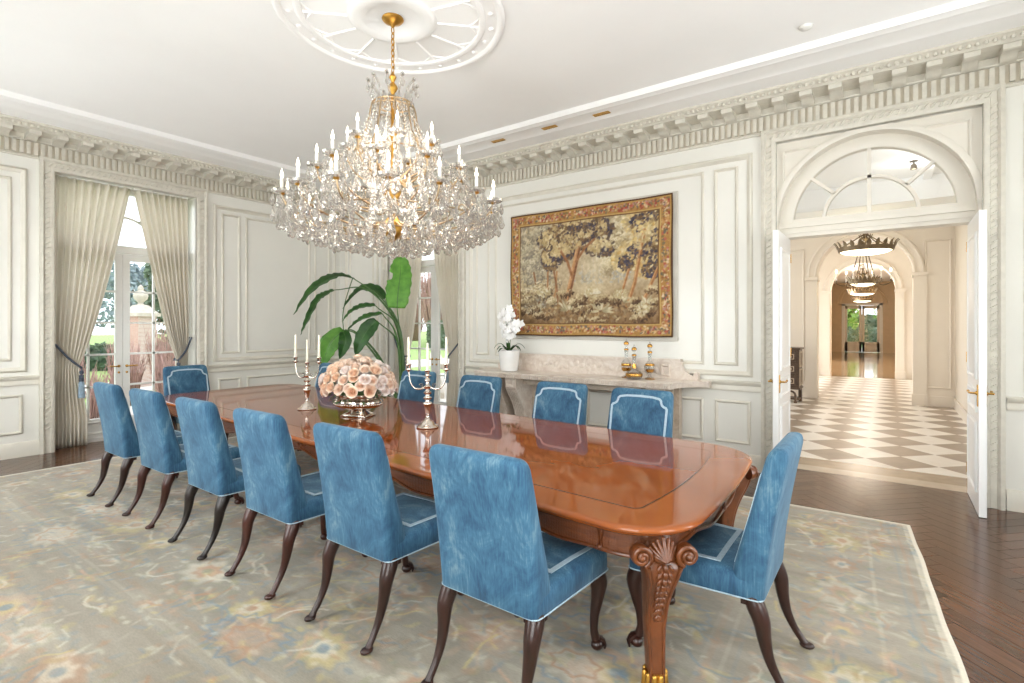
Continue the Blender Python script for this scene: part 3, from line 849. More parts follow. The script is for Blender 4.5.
m = MB(); m.tube(bead, .0095, 6, loop=True); m.tube(bead2, .006, 6, loop=True)
k = 0
while k*per < tot-.01:                      # little carved cartouches between the panels
    for off in (0, .5):
        s = (k+off)*per; i = min(range(len(S)), key=lambda j: abs(S[j]-s)); p = ap[i]; n = nrm(i); t = Vector((-n.y, n.x)); z = low(S[i])
        o = Vector((p.x+n.x*.006, p.y+n.y*.006, 0)); T = Vector((t.x, t.y, 0))
        if off == 0:
            for sg in (-1, 1):
                pts = []
                for q in range(14):
                    a = q*.55; r = .024*(1-q/16)
                    pts.append(o+T*sg*(.03+r*math.cos(a))+Vector((0,0,z+.035+r*math.sin(a))))
                m.tube(pts, .006, 6)
            m.sph(o+Vector((0,0,z+.03)), (.014,.014,.02), 8, 6)
        else:
            m.tube([o+Vector((0,0,z+.0)), o+T*.012+Vector((0,0,(z+.70)/2)), o+Vector((0,0,.70))], .006, 6)
            m.tube([o+T*.03+Vector((0,0,z+.0)), o+T*.02+Vector((0,0,(z+.70)/2)), o+T*.03+Vector((0,0,.70))], .005, 6)
            m.sph(o+T*.015+Vector((0,0,z+.012)), (.016,.016,.014), 8, 6)
    k += 1
m.build('apron_carving', M['carvedwood'], tb, ang=60)
def table_leg(cx, cy, dx, dy):
    d = Vector((dx, dy, 0)).normalized(); t = Vector((-d.y, d.x, 0)); c = Vector((cx, cy, 0))
    m = MB(); rings = []
    prof = [(.012,.033,.038,.0),(.05,.034,.038,.0),(.10,.035,.038,-.004),(.18,.038,.040,-.012),(.28,.042,.044,-.018),(.38,.048,.050,-.002),(.46,.056,.058,.024),(.53,.068,.068,.052),(.585,.080,.070,.066),(.62,.078,.058,.050),(.645,.066,.045,.018),(.712,.055,.04,.0)]
    for z, hw, hd, off in prof:
        pts = rrect(hw, hd, min(hw,hd)*.45, 4)
        rings.append([c+d*(off+v)+t*u+Vector((0,0,z)) for u, v in pts])
    m.loft(rings); leg = m.build('leg', M['carvedwood'], tb, ang=60)
    m = MB()
    # volutes left and right of the shell
    for sg in (-1, 1):
        ctr = c+d*.125+t*sg*.098+Vector((0,0,.640))
        pts = []
        for q in range(30):
            a = -1.2+q*.42; r = .044*(1-q/33)
            pts.append(ctr+t*sg*(-r*math.cos(a))+Vector((0,0,r*math.sin(a)))+d*(.004+.018*q/30))
        m.tube(pts, [.0125*(1-.35*q/30) for q in range(30)], 8)
        m.lathe([(.002,-.03),(.042,-.03),(.042,.0),(.038,.006),(.002,.010)], (0,0,0), 20)
        n0 = len(m.v)-20*5
        for i in range(n0, len(m.v)):
            p = m.v[i]; m.v[i] = tuple(ctr-d*.006+t*p[0]+Vector((0,0,p[1]))+d*p[2])
        m.sph(ctr+d*.022, .014, 8, 6)
        # raised edge running down the leg from the volute
        path = [ctr+t*sg*(-.03)+Vector((0,0,-.045))+d*.01]
        for z, hw, hd, off in reversed(prof[1:8]): path.append(c+d*(off+hd*.92)+t*sg*hw*.80+Vector((0,0,z)))
        m.tube(smoothpath(path, 4), .0085, 6)
    # shell
    base = c+d*.136+Vector((0,0,.622))
    for q in range(-5, 6):
        a = q*.30; L = .082-.01*abs(q)*.5
        e = base+t*math.sin(a)*L+Vector((0,0,math.cos(a)*L*1.0))+d*(-.028-.014*(abs(q)/5))
        m.tube([base+d*.012, (base+e)/2+d*.012, e], [.006,.0105,.009], 6); m.sph(e, .0105, 6, 5)
    # acanthus drop
    for q in range(9):
        z = .590-q*.032
        off = float(np.interp(z, [p[0] for p in prof], [p[3]+p[2] for p in prof])); wd = .026*(1-q/11)
        for sg in (-1, 0, 1):
            Mx = Matrix.Rotation(sg*.5, 3, d)
            m.sph(c+d*(off+.002)+t*sg*wd+Vector((0,0,z)), (.010+.004*(sg==0),.010,.019), 6, 5, Mx)
    cv = m.build('leg_carving', M['carvedwood'], leg, ang=70)
    m = MB()
    m.lathe([(.03,.0105),(.050,.012),(.055,.02),(.053,.03),(.046,.045),(.043,.06),(.046,.075),(.044,.085)], (c.x, c.y, 0), 16)
    for q in range(10):
        a = 2*PI*q/10; r = .044
        m.tube([(c.x+r*math.cos(a)*1.1, c.y+r*math.sin(a)*1.1, .02), (c.x+r*math.cos(a)*1.02, c.y+r*math.sin(a)*1.02, .05), (c.x+r*math.cos(a)*1.04, c.y+r*math.sin(a)*1.04, .082), (c.x+r*math.cos(a)*1.14, c.y+r*math.sin(a)*1.14, .088)], [.014,.014,.012,.005], 6)
    sb = m.build('foot_sabot', M['gold'], leg, ang=60); sb['label'] = 'gilded leaf foot'
    return leg
for sx in (1, -1):
    for sy in (1, -1):
        x, y = sx*3.045, sy*.705; table_leg(x-.03*y, y+SH*x, sx*.8, sy)
# ------------------------------------------------------------------ chairs (local: rear edge y=0, front +y)
def yr(z):   # rear face
    return float(np.interp(z, [.40,.50,.62,.76,.90,1.0,1.09], [0,-.008,-.020,-.042,-.068,-.088,-.104]))
def yf(z):   # front face
    return yr(z)+float(np.interp(z, [.40,.5,.6,.75,.9,1.02,1.09], [.14,.14,.125,.104,.095,.088,.08]))
def make_chair(name, legmat, label, group):
    t = empty(name, (0,0,0), 0, label, 'dining chair', group)
    def plan(ins, n=5):
        # rounded trapezoid: rear half width .238, front .275
        q = [(.264-ins, .004+ins), (.292-ins, .60-ins), (-.292+ins, .60-ins), (-.264+ins, .004+ins)]
        out = []; r = .035
        for i, p in enumerate(q):
            p = Vector(p); a = Vector(q[i-1]); b = Vector(q[(i+1) % 4]); da = (a-p).normalized(); db = (b-p).normalized()
            for k in range(n):
                s = k/(n-1); pa = p+da*r*(1-s)**2+db*r*s*s; out.append(pa)
        return out
    rings = []
    for ins, z in [(.03,.410),(.006,.410),(0,.416),(0,.455),(.001,.485),(.008,.503),(.022,.513),(.05,.519),(.12,.524),(.19,.527)]:
        rings.append([(p.x, p.y, z+(.006 if z > .5 else 0)*math.sin(PI*min(1, max(0, p.y/.6)))) for p in plan(ins)])
    m = MB(); m.loft(rings); seat = m.build('seat', M['velvet'], t, ang=180)
    # backrest
    rings = []
    for z, iw, idp in [(.410,.02,.012),(.410,.004,.002),(.416,0,0),(.50,-.002,0),(.60,-.004,0),(.70,-.004,0),(.80,-.003,0),(.90,-.002,0),(.97,-.001,0),(1.02,.001,.0),(1.042,.006,.004),(1.056,.015,.011),(1.064,.029,.021),(1.068,.050,.032)]:
        a, b = yr(z)+idp, yf(z)-idp; cy = (a+b)/2; hy = (b-a)/2; hx = .264-.004*max(0,(z-.6)/.4)-iw
        rings.append([(p[0], cy+p[1]*1.0, z) for p in rrect(hx, hy, min(.034, hy*.8), 5)])
    m = MB(); m.loft(rings); back = m.build('backrest', M['velvet'], t, ang=180)
    # gimp braid on the front of the back: notched-corner frame
    half = [(-.206,.545),(-.211,.75),(-.214,.93),(-.206,.942),(-.19,.948),(-.176,.960),(-.169,.978),(-.167,.993),(-.154,1.006),(-.10,1.016),(0,1.019)]
    half = [(x*1.08, z) for x, z in half]; path = half+[(-x, z) for x, z in reversed(half[:-1])]
    m = MB(); m.ribbon(path, .017, lambda u, v, w: (u, yf(v)+w-.001, v), .004); m.build('back_braid', M['trim'], back, ang=40)
    # braid along the seat
    sp = [(-.10,.195),(-.212,.195),(-.219,.36),(-.229,.51),(-.229,.543),(-.19,.546),(0,.548)]
    sp = sp+[(-x, y) for x, y in reversed(sp[:-1])]+[(0,.195)]
    zs = lambda u, v: .5205+.006*math.sin(PI*min(1, v/.6))+.0035*max(0, 1-abs(u)/.2)
    m = MB(); m.ribbon(sp, .024, lambda u, v, w: (u, v, zs(u, v)+w+.0012), .004, closed=True); m.build('seat_braid', M['trim'], seat, ang=40)
    # piping along the lower edge
    m = MB(); P = [(p.x*1.004, p.y, .4135) for p in plan(-.0015)]; m.tube(P, .0034, 6, loop=True); m.build('piping', M['trim'], seat, ang=180)
    # legs
    for s in (-1, 1):
        pts = [(s*.230,.05,.416),(s*.237,.032,.375),(s*.240,.010,.32),(s*.237,.0,.25),(s*.234,-.018,.17),(s*.234,-.05,.10),(s*.236,-.084,.05),(s*.237,-.10,.03)]
        pp = smoothpath(pts, 4); m = MB(); m.tube(pp, lerpl([.040,.040,.036,.029,.022,.0175,.0165,.019], len(pp)), 10)
        m.sph((s*.237,-.106,.0265), (.026,.034,.0165), 12, 8)
        m.box(s*.229-.034, s*.229+.034, .014, .09, .385, .414)
        m.build('leg', legmat, t, ang=60)
    for s in (-1, 1):
        pts = [(s*.226,.545,.416),(s*.236,.566,.385),(s*.244,.580,.34),(s*.240,.574,.27),(s*.232,.560,.19),(s*.230,.556,.12),(s*.234,.566,.07)]
        pp = smoothpath(pts, 4); m = MB(); m.tube(pp, lerpl([.045,.046,.043,.032,.023,.019,.022], len(pp)), 10)
        m.sph((s*.237,.576,.038), (.031,.034,.0275), 12, 8)
        for a in (-.9, -.3, .3, .9):
            dx = math.sin(a); dy = math.cos(a)
            m.tube([(s*.234+dx*.012,.566+dy*.012,.075),(s*.237+dx*.030,.572+dy*.034,.058),(s*.237+dx*.038,.576+dy*.042,.034),(s*.237+dx*.036,.576+dy*.040,.014)], [.010,.0115,.009,.005], 6)
        for q in range(-2, 3):                       # knee carving
            m.tube([(s*.244+q*.010,.612-abs(q)*.004,.375),(s*.246+q*.008,.620-abs(q)*.004,.34),(s*.242+q*.003,.606,.29)], [.005,.006,.003], 5)
        m.box(s*.226-.04, s*.226+.04, .505, .585, .385, .414)
        m.build('leg', legmat, t, ang=60)
    return t
ZR = .0095
NG = 'blue velvet chairs along the near side of the table'; FG = 'blue velvet chairs along the far side of the table'
base = make_chair('dining_chair', M['mahog'], 'x', NG)
dark = make_chair('dining_chair', M['mahogblack'], 'x', NG)
red = make_chair('dining_chair', M['mahogred'], 'x', NG)
near = [(-5.76, base, 1, 'blue velvet chair nearest the floor-length left curtain, end of the near row'),
        (-4.91, red, 0, 'blue velvet chair second from the left in the near row, reddish legs'),
        (-4.01, dark, 0, 'blue velvet chair with almost black legs, third from left in near row'),
        (-3.15, red, 1, 'blue velvet chair with reddish legs, fourth from left in the near row'),
        (-2.29, base, 1, 'blue velvet chair right beside the closest big chair in the near row'),
        (-1.415, base, 1, 'closest and largest blue velvet chair, seen from behind at front centre')]
used = set()
def place(src, x, y, rz, label, group):
    c = src if src.name not in used else copy_tree(src)
    used.add(src.name); c.location = (x, y, ZR); c.rotation_euler = (0,0,rz); c['label'] = label; c['group'] = group
    return c
for x, src, _, lab in near:
    place(src, x+.014, 1.735+random.uniform(-.006,.006), math.radians(random.uniform(-1,1)), lab, NG)
far = [(-1.645, 'blue velvet chair across the table in front of the right half of the console'),
       (-2.43, 'blue velvet chair across the table in front of the left half of the console'),
       (-3.43, 'blue velvet chair across the table between garden window and console'),
       (-4.40, 'blue velvet chair across the table in front of the back garden door'),
       (-6.25, 'blue velvet chair mostly hidden behind roses and left candelabrum')]
for x, lab in far: place(base, x, 4.17-.06*(x+3.89)+(.035 if x < -6 else 0), PI+math.radians(random.uniform(-1,1)), lab, FG)
place(base, -.435, 2.68, PI/2, 'blue velvet armless chair alone at the right end of the table', 'blue velvet chairs at the table ends')
place(base, -7.40, 3.02, -PI/2, 'blue velvet chair at the far left end of the table before the curtain', 'blue velvet chairs at the table ends')
# ------------------------------------------------------------------ woven pictures: the rug and the tapestry
class Paint:
    def __init__(self, W, H, base):
        self.W, self.H = W, H; self.a = np.zeros((H, W, 3)); self.a[:] = base
        self.r = np.random.default_rng(5)
    def noise(self, sx, sy, oct=3):
        out = np.zeros((self.H, self.W)); amp = 1; tot = 0
        for o in range(oct):
            gx, gy = max(2, int(self.W/sx*2**o)), max(2, int(self.H/sy*2**o))
            g = self.r.random((gy+2, gx+2))
            X = np.linspace(0, gx, self.W); Y = np.linspace(0, gy, self.H)
            xi = X.astype(int); yi = Y.astype(int); fx = X-xi; fy = (Y-yi)[:, None]
            fx = fx*fx*(3-2*fx); fy = fy*fy*(3-2*fy)
            a = g[np.ix_(yi, xi)]; b = g[np.ix_(yi, xi+1)]; c = g[np.ix_(yi+1, xi)]; d = g[np.ix_(yi+1, xi+1)]
            out += amp*((a*(1-fx)+b*fx)*(1-fy)+(c*(1-fx)+d*fx)*fy); tot += amp; amp *= .5
        return out/tot
    def mix(self, mask, c):
        m = np.clip(mask, 0, 1)[..., None]; self.a = self.a*(1-m)+np.array(c)*m
    def ell(self, cx, cy, rx, ry, ang, c, al=1, soft=.35, jag=None, ring=None):
        R = max(rx, ry)*1.4; x0, x1 = int(max(0, cx-R)), int(min(self.W, cx+R+2)); y0, y1 = int(max(0, cy-R)), int(min(self.H, cy+R+2))
        if x1 <= x0 or y1 <= y0: return
        Y, X = np.mgrid[y0:y1, x0:x1]; ca, sa = math.cos(ang), math.sin(ang)
        u = ((X-cx)*ca+(Y-cy)*sa)/rx; v = (-(X-cx)*sa+(Y-cy)*ca)/ry
        d = np.sqrt(u*u+v*v)
        if jag: d = d*(1+jag[1]*np.cos(np.arctan2(v, u)*jag[0]))
        m = np.clip((1-d)/soft, 0, 1)
        if ring: m = m*np.clip((d-(1-ring))/soft, 0, 1)
        m = (m*al)[..., None]; self.a[y0:y1, x0:x1] = self.a[y0:y1, x0:x1]*(1-m)+np.array(c)*m
    def line(self, pts, w, c, al=1):
        for (ax, ay), (bx, by) in zip(pts, pts[1:]):
            n = max(1, int(math.hypot(bx-ax, by-ay)/(w*.7)))
            for k in range(n): self.ell(ax+(bx-ax)*k/n, ay+(by-ay)*k/n, w, w, 0, c, al, .6)
    def lin(self):
        a = np.clip(self.a, 0, 255)/255
        return np.where(a <= .04045, a/12.92, ((a+.055)/1.055)**2.4)
def woven_mat(name, rough, ns, bump, sheen=0):
    t = NT(name); a = t.n('Attribute', attribute_name='weave')
    v = t.coord(scale=ns); f = t.noise(v, 1, 4, .65)
    g = t.ramp(f, [(.25, (.86,.86,.86,1)), (.75, (1.14,1.14,1.14,1))])
    mx = t.n('Mix', data_type='RGBA', blend_type='MULTIPLY'); mx.inputs['Factor'].default_value = 1
    t.l(a.outputs['Color'], mx.inputs['A']); t.l(g, mx.inputs['B'])
    return t.pbr(mx.outputs['Result'], rough, 0, t.bump(f, bump, .004), Sheen_Weight=sheen)
def painted_grid(me_name, P, pos, mat, parent=None, extra=None):
    W, H = P.W, P.H
    U, V = np.meshgrid(np.linspace(0,1,W), np.linspace(0,1,H))
    xyz = pos(U, V).reshape(-1, 3)
    me = bpy.data.meshes.new(me_name)
    idx = np.arange(W*H).reshape(H, W)
    q = np.stack([idx[:-1,:-1], idx[:-1,1:], idx[1:,1:], idx[1:,:-1]], -1).reshape(-1, 4)
    ex = [] if extra is None else extra[0]; nf = len(q)+(0 if extra is None else len(extra[1]))
    vs = np.vstack([xyz, np.array(ex).reshape(-1,3)]) if len(ex) else xyz
    me.vertices.add(len(vs)); me.vertices.foreach_set('co', vs.astype(np.float32).ravel())
    fl = [q.ravel()]; tot = [4]*len(q)
    if extra is not None:
        for f in extra[1]: fl.append(np.array([W*H+i for i in f])); tot.append(len(f))
    loops = np.concatenate(fl); me.loops.add(len(loops)); me.loops.foreach_set('vertex_index', loops.astype(np.int32))
    me.polygons.add(nf); st = np.concatenate([[0], np.cumsum(tot)[:-1]])
    me.polygons.foreach_set('loop_start', st.astype(np.int32)); me.polygons.foreach_set('loop_total', np.array(tot, dtype=np.int32))
    me.update(calc_edges=True); me.validate()
    at = me.color_attributes.new('weave', 'FLOAT_COLOR', 'POINT')
    c = np.ones((len(vs), 4), np.float32); c[:W*H, :3] = P.lin().reshape(-1, 3)
    if len(ex): c[W*H:, :3] = P.lin().reshape(-1,3).mean(0)
    at.data.foreach_set('color', c.ravel()); me.materials.append(mat)
    ob = bpy.data.objects.new(me_name, me); COL.objects.link(ob)
    if parent: ob.parent = parent
    return ob

# rug: x from RX0 to RX1, y from RY0 to RY1
RX0, RX1, RY0, RY1, RZT = -7.60, .22, .25, 5.22, .009
def paint_rug():
    D = 100                                   # knots drawn per metre
    W, H = int((RX1-RX0)*D), int((RY1-RY0)*D); P = Paint(W, H, (146,137,122)); r = random.Random(3)
    RUST, BLUE, SLATE, OCH, IVO, OLV, PINK = (166,124,94), (98,122,142), (116,130,136), (188,168,112), (202,194,176), (134,136,106), (184,148,122)
    B = int(1.05*D)                           # width of the border
    inner = np.zeros((H, W)); inner[B:H-B, B:W-B] = 1
    P.mix(inner*.75, (132,126,112))
    P.mix((P.noise(90,12,3)-.42)*1.6, (136,126,108)); P.mix((P.noise(120,16,3)-.5)*1.6, (172,165,149))
    def rectline(d, w, c, al):
        P.mix(np.pad(np.ones((H-2*d, W-2*d)), d)*(1-np.pad(np.ones((H-2*d-2*w, W-2*d-2*w)), d+w))*al, c)
    for d, w, c, al in ((3,3,(196,188,170),.8),(10,2,RUST,.35),(15,2,SLATE,.3),(B-16,2,SLATE,.2),(B-11,2,IVO,.2),(B-5,3,RUST,.2),(30,2,IVO,.3)):
        rectline(d, w, c, al)
    def palm(x, y, s, a, c1, c2, c3, al):
        P.ell(x, y, s*1.35, s, a, c1, al*.8, .3, (9, .12)); P.ell(x, y, s*1.42, s*1.06, a, c2, al, .14, (9, .12), .16)
        P.ell(x, y, s*.75, s*.55, a, c3, al*.9, .35, (7, .12)); P.ell(x, y, s*.34, s*.26, a, c2, al, .4)
        for k in range(10):
            q = a+2*PI*k/10; P.ell(x+s*1.75*math.cos(q), y+s*1.4*math.sin(q), s*.30, s*.15, q, c1 if k % 2 else c2, al*.6, .4)
    def vine(x0, y0, n, L, c, al, a):
        x, y = x0, y0; pts = [(x, y)]
        for k in range(n):
            a += r.uniform(-.7,.7); x += L*math.cos(a); y += L*math.sin(a); pts.append((x, y))
            if r.random() < .75: P.ell(x+r.uniform(-4,4), y+r.uniform(-4,4), r.uniform(3,8), r.uniform(1.5,4), r.random()*6, r.choice((RUST,SLATE,OCH,IVO,PINK,OLV)), al*.75, .4)
        P.line(pts, 1.2, c, al)
    # field
    cols = [(OCH,SLATE,IVO),(PINK,BLUE,OCH),(IVO,OLV,RUST),(RUST,SLATE,IVO),(OCH,RUST,IVO),(PINK,RUST,IVO)]
    i = 0
    for gx in range(9):
        for gy in range(5):
            x = B+(gx+.5)*(W-2*B)/9+r.uniform(-8,8); y = B+(gy+.5)*(H-2*B)/5+r.uniform(-6,6)
            c = cols[(gx*2+gy*3) % 6]; palm(x, y, r.uniform(11,19), r.uniform(-.5,.5)+(gx % 2)*.5, c[0], c[1], c[2], r.uniform(.6,.9)); i += 1
    for k in range(420): vine(r.uniform(B+5,W-B-5), r.uniform(B+5,H-B-5), r.randint(4,8), r.uniform(3.5,7), r.choice((IVO,RUST,SLATE,IVO,PINK,OCH)), r.uniform(.25,.6), r.random()*6)
    # blue zigzag medallions
    J = lambda q: (1.28 if q % 2 else 1.0)*r.uniform(.88,1.1)
    for k in range(22):
        x, y = r.uniform(B,W-B), r.uniform(B*.9,H-B*.9); s = r.uniform(14,24); P.ell(x, y, s*1.2, s*.8, r.uniform(-.3,.3), r.choice((OCH,PINK,IVO)), .5, .3, (11,.14))
        pts = [(x+s*J(q)*1.25*math.cos(2*PI*q/30), y+s*J(q)*.8*math.sin(2*PI*q/30)) for q in range(31)]; P.line(pts, 1.2, BLUE, r.uniform(.2,.45))
        pts = [(x+s*(.8 if q % 2 else .6)*math.cos(2*PI*q/14), y+s*(.8 if q % 2 else .6)*.7*math.sin(2*PI*q/14)) for q in range(15)]; P.line(pts, 1.2, RUST, .5)
    # borders
    def border(n, horizontal):
        for k in range(n):
            t = (k+.5)/n
            for side in (0, 1):
                if horizontal: x, y = t*W, (B*.46 if side == 0 else H-B*.46)
                else: y, x = t*H, (B*.46 if side == 0 else W-B*.46)
                c = cols[(k+side) % 6]; palm(x, y, 15 if k % 2 else 10, (0 if horizontal else PI/2), c[0], c[1], c[2], .7)
    border(17, True); border(11, False)
    for k in range(380):
        if r.random() < .6: x, y = r.uniform(4,W-4), r.choice((r.uniform(14,B-14), H-r.uniform(14,B-14)))
        else: y, x = r.uniform(4,H-4), r.choice((r.uniform(14,B-14), W-r.uniform(14,B-14)))
        vine(x, y, r.randint(3,7), r.uniform(3,6), r.choice((IVO,RUST,SLATE,PINK,OCH)), r.uniform(.3,.6), r.random()*6)
    for k in range(6500):
        P.ell(r.uniform(0,W), r.uniform(0,H), r.uniform(2,7), r.uniform(.9,2.4), r.choice((0,0,.4,-.4,1.2,2,r.random()*6)), r.choice((RUST,SLATE,OCH,IVO,IVO,PINK,OLV,BLUE)), r.uniform(.15,.5), .5)
    # wear: abrash streaks running along the length
    P.mix((P.noise(160,7,4)-.50)*1.3, (150,142,126)); P.mix((P.noise(30,10,4)-.55)*1.6, (166,158,142))
    P.a += (P.noise(70,9,4)[..., None]-.5)*26
    P.a[:3] = (214,206,190); P.a[-3:] = (214,206,190); P.a[:, :3] = (214,206,190); P.a[:, -3:] = (214,206,190)
    return P
M['rug'] = woven_mat('faded_wool_rug', .95, (40,160,40), .4, .25)
P = paint_rug()
wav = lambda t, s: .003*np.sin(t*23+s)+.002*np.sin(t*51+2*s)
def rpos(U, V):
    Y = RY0+(RY1-RY0)*V+wav(U, 2.0)*(2*V-1)+.06*(U-.8); X = RX0+(RX1-RX0)*U+wav(V, 1.0)*(2*U-1)-U*.072*(Y-4.0)
    return np.stack([X, Y, np.full_like(X, RZT)], -1)
Wd, Hd = P.W, P.H
ring = []
tt = np.linspace(0, 1, 80)
U = np.concatenate([tt, np.ones(80), tt[::-1], np.zeros(80)]); V = np.concatenate([np.zeros(80), tt, np.ones(80), tt[::-1]])
top = rpos(U, V); bot = top.copy(); bot[:, 2] = .0005
n = len(U); ex = np.vstack([top, bot]); fs = [(i, n+i, n+(i+1) % n, (i+1) % n) for i in range(n)]
rug = painted_grid('area_rug', P, rpos, M['rug'], None, (ex, fs))
tag(rug, 'large faded beige floral area rug under the dining table on dark parquet', 'rug')

# tapestry
TPX0, TPX1, TPZ0, TPZ1 = -4.46, -2.085, 1.455, 3.17
def paint_tap():
    W, H = 300, 216; P = Paint(W, H, (182,164,134)); r = random.Random(9); yy = np.linspace(1, 0, H)[:, None]*np.ones((1, W)); xx = np.linspace(0, 1, W)[None]*np.ones((H, 1))
    V = 1-yy                                   # 0 bottom .. 1 top
    P.mix(np.clip((V-.55)*3, 0, 1)*.7, (192,176,146)); P.mix(np.clip((.42-V)*6, 0, 1), (146,118,84)); P.mix(np.clip((.22-V)*6, 0, 1)*.8, (112,84,56))
    def X(u): return u*W
    def Y(v): return v*H
    def cluster(u, v, ru, rv, n, cols, s0, s1, al=.85):
        for k in range(n):
            a = r.random()*6.283; q = math.sqrt(r.random())
            P.ell(X(u+ru*q*math.cos(a)), Y(v+rv*q*math.sin(a)), r.uniform(s0,s1), r.uniform(s0,s1)*.55, r.random()*6.3, r.choice(cols), al, .4)
    FAR = [(178,164,136),(194,180,150),(156,144,122),(202,188,156),(182,162,126),(138,126,106)]
    MIDC0 = [(168,146,108),(120,104,80)]
    MIDC = [(200,178,132),(184,160,114),(210,194,154),(166,144,106),(192,168,124)]
    DRK = [(78,68,72),(96,80,70),(66,60,74),(118,92,66),(138,110,76),(104,84,62)]
    cluster(.18,.74,.15,.20,420,FAR,2.5,7); cluster(.13,.50,.11,.14,300,FAR+[(130,118,98)],2.5,6); cluster(.24,.42,.12,.08,160,FAR+MIDC0,2.5,5); cluster(.66,.68,.10,.18,260,[(204,194,166),(192,176,142),(210,200,174),(178,164,134)],3,8)
    cluster(.60,.45,.2,.05,80,[(172,168,156),(156,154,146),(190,180,160)],2,5)
    for k in range(9): P.line([(X(.5+.03*k), Y(.44)), (X(.5+.03*k+r.uniform(-.01,.01)), Y(.44+r.uniform(.05,.16)))], 1.1, (160,150,134), .8)
    P.mix(np.exp(-((xx-.55)/.12)**2-((V-.36)/.05)**2)*.8, (200,184,150))
    def puff(u, v, ru, rv, n, lo, hi):
        for k in range(n):
            a = r.random()*6.283; q = math.sqrt(r.random()); dx, dy = q*math.cos(a), q*math.sin(a); t = max(0, min(.999, .5+.5*(dy-dx*.5)+r.uniform(-.25,.25)))
            P.ell(X(u+ru*dx), Y(v+rv*dy), r.uniform(1.8,4.2), r.uniform(1.1,2.2), r.random()*6.3, (lo+hi)[int(t*len(lo+hi))], .85, .45)
    LO = [(96,80,62),(122,104,80),(146,126,96)]; HI = [(174,154,118),(198,180,144),(214,200,168)]
    for k in range(30): puff(r.uniform(.04,.27), r.uniform(.45,.95), r.uniform(.03,.06), r.uniform(.04,.07), 55, [(132,122,108),(152,140,120)], [(178,166,140),(200,188,160)])
    for k in range(16): puff(r.uniform(.62,.76), r.uniform(.50,.92), r.uniform(.03,.06), r.uniform(.04,.07), 55, [(150,132,102),(172,154,120)], [(200,184,148),(216,204,174)])
    P.ell(X(.56), Y(.52), 30, 24, 0, (204,190,160), .7, .8)
    # big tree: leaning trunk with a broad crown
    for u, v, ru, rv, n in ((.40,.78,.16,.13,420),(.55,.80,.13,.10,320),(.60,.66,.09,.07,150),(.29,.62,.07,.10,180),(.47,.88,.13,.06,200),(.27,.76,.08,.08,150),(.36,.66,.09,.07,150)):
        cluster(u, v, ru, rv, n, DRK, 2.4, 6)
        cluster(u-.01, v+.02, ru*.75, rv*.7, int(n*.42), MIDC, 2.5, 6.5)
    for off, c, w in ((0,(160,112,74),6.5),(3,(118,80,56),2.4),(-3,(196,152,108),2.6),(-1,(178,130,90),2)):
        P.line([(X(.385)+off,Y(.20)),(X(.40)+off,Y(.32)),(X(.43)+off,Y(.46)),(X(.455)+off,Y(.60)),(X(.47)+off,Y(.72))], w, c, .9)
    P.line([(X(.43),Y(.46)),(X(.40),Y(.58)),(X(.34),Y(.70))], 3.2, (150,104,70)); P.line([(X(.455),Y(.58)),(X(.51),Y(.68)),(X(.57),Y(.74))], 3, (146,102,68))
    for u0, u1 in ((.29,.33),(.24,.27),(.33,.31),(.20,.17)):
        P.line([(X(u0),Y(.24)),(X((u0+u1)/2+.01),Y(.36)),(X(u1),Y(.52))], 2.4, r.choice([(158,114,78),(140,100,70),(172,128,88)]))
    cluster(.45,.80,.16,.08,110,DRK,2.2,5); cluster(.38,.72,.12,.07,70,MIDC,2.4,5.5)
    # trees on the right
    for u, v, ru, rv, n in ((.84,.84,.12,.10,260),(.91,.70,.08,.12,220),(.79,.64,.08,.07,140),(.88,.50,.09,.08,180),(.73,.56,.06,.08,110)):
        cluster(u, v, ru, rv, n, MIDC+[(214,190,130),(190,154,94)], 2.5, 7); cluster(u+.02, v-.02, ru*.75, rv*.75, int(n*.75), DRK+[(62,60,80),(72,70,88)], 2, 5)
    for pts, w in (([(.75,.22),(.80,.40),(.83,.60),(.85,.78)],4),([(.82,.20),(.88,.36),(.93,.5)],3.4),([(.70,.24),(.74,.38),(.77,.5)],2.6)):
        P.line([(X(a), Y(b_)) for a, b_ in pts], w, (158,108,68), .9); P.line([(X(a)-1.6, Y(b_)) for a, b_ in pts], w*.4, (196,150,104), .8)
    cluster(.86,.74,.10,.12,90,MIDC+[(214,190,130)],2.5,6); cluster(.90,.60,.08,.08,70,DRK,2.2,5)
    # undergrowth, pale leafy plants in the foreground
    cluster(.5,.20,.42,.10,420,[(132,100,64),(158,128,88),(104,78,54),(180,160,124),(120,96,70),(146,126,96)],2.5,6)
    cluster(.16,.26,.10,.07,150,[(150,142,128),(172,162,138),(126,116,100)],2,5)
    for u, v, s in ((.40,.20,.10),(.60,.19,.09),(.18,.19,.08),(.72,.26,.07),(.86,.24,.06),(.30,.26,.05)):
        for k in range(22):
            a = r.uniform(-.2, PI+.2); L = s*r.uniform(.5,1.1); P.ell(X(u+L*.55*math.cos(a)), Y(v+L*.6*math.sin(a)), X(L*.40), 2.1, math.atan2(math.sin(a), math.cos(a)), r.choice([(196,184,152),(176,164,132),(150,138,108),(208,198,170)]), .85, .4)
    for k in range(26): puff(r.uniform(.05,.95), r.uniform(.10,.34), r.uniform(.03,.06), r.uniform(.025,.045), 60, [(78,58,42),(100,76,54),(120,96,70)], HI[:2])
    for k in range(12): puff(r.uniform(.05,.36), r.uniform(.26,.42), r.uniform(.03,.05), r.uniform(.03,.05), 55, LO, HI)
    for u, v in ((.72,.32),(.83,.20),(.24,.35),(.55,.33)): cluster(u, v, .045, .035, 60, [(206,196,168),(188,172,134),(170,150,112)], 2, 4.5)
    P.ell(X(.58), Y(.33), 9, 3.5, 0, (212,204,184), .8); 
    P.a += (P.noise(4,4,2)[..., None]-.5)*34
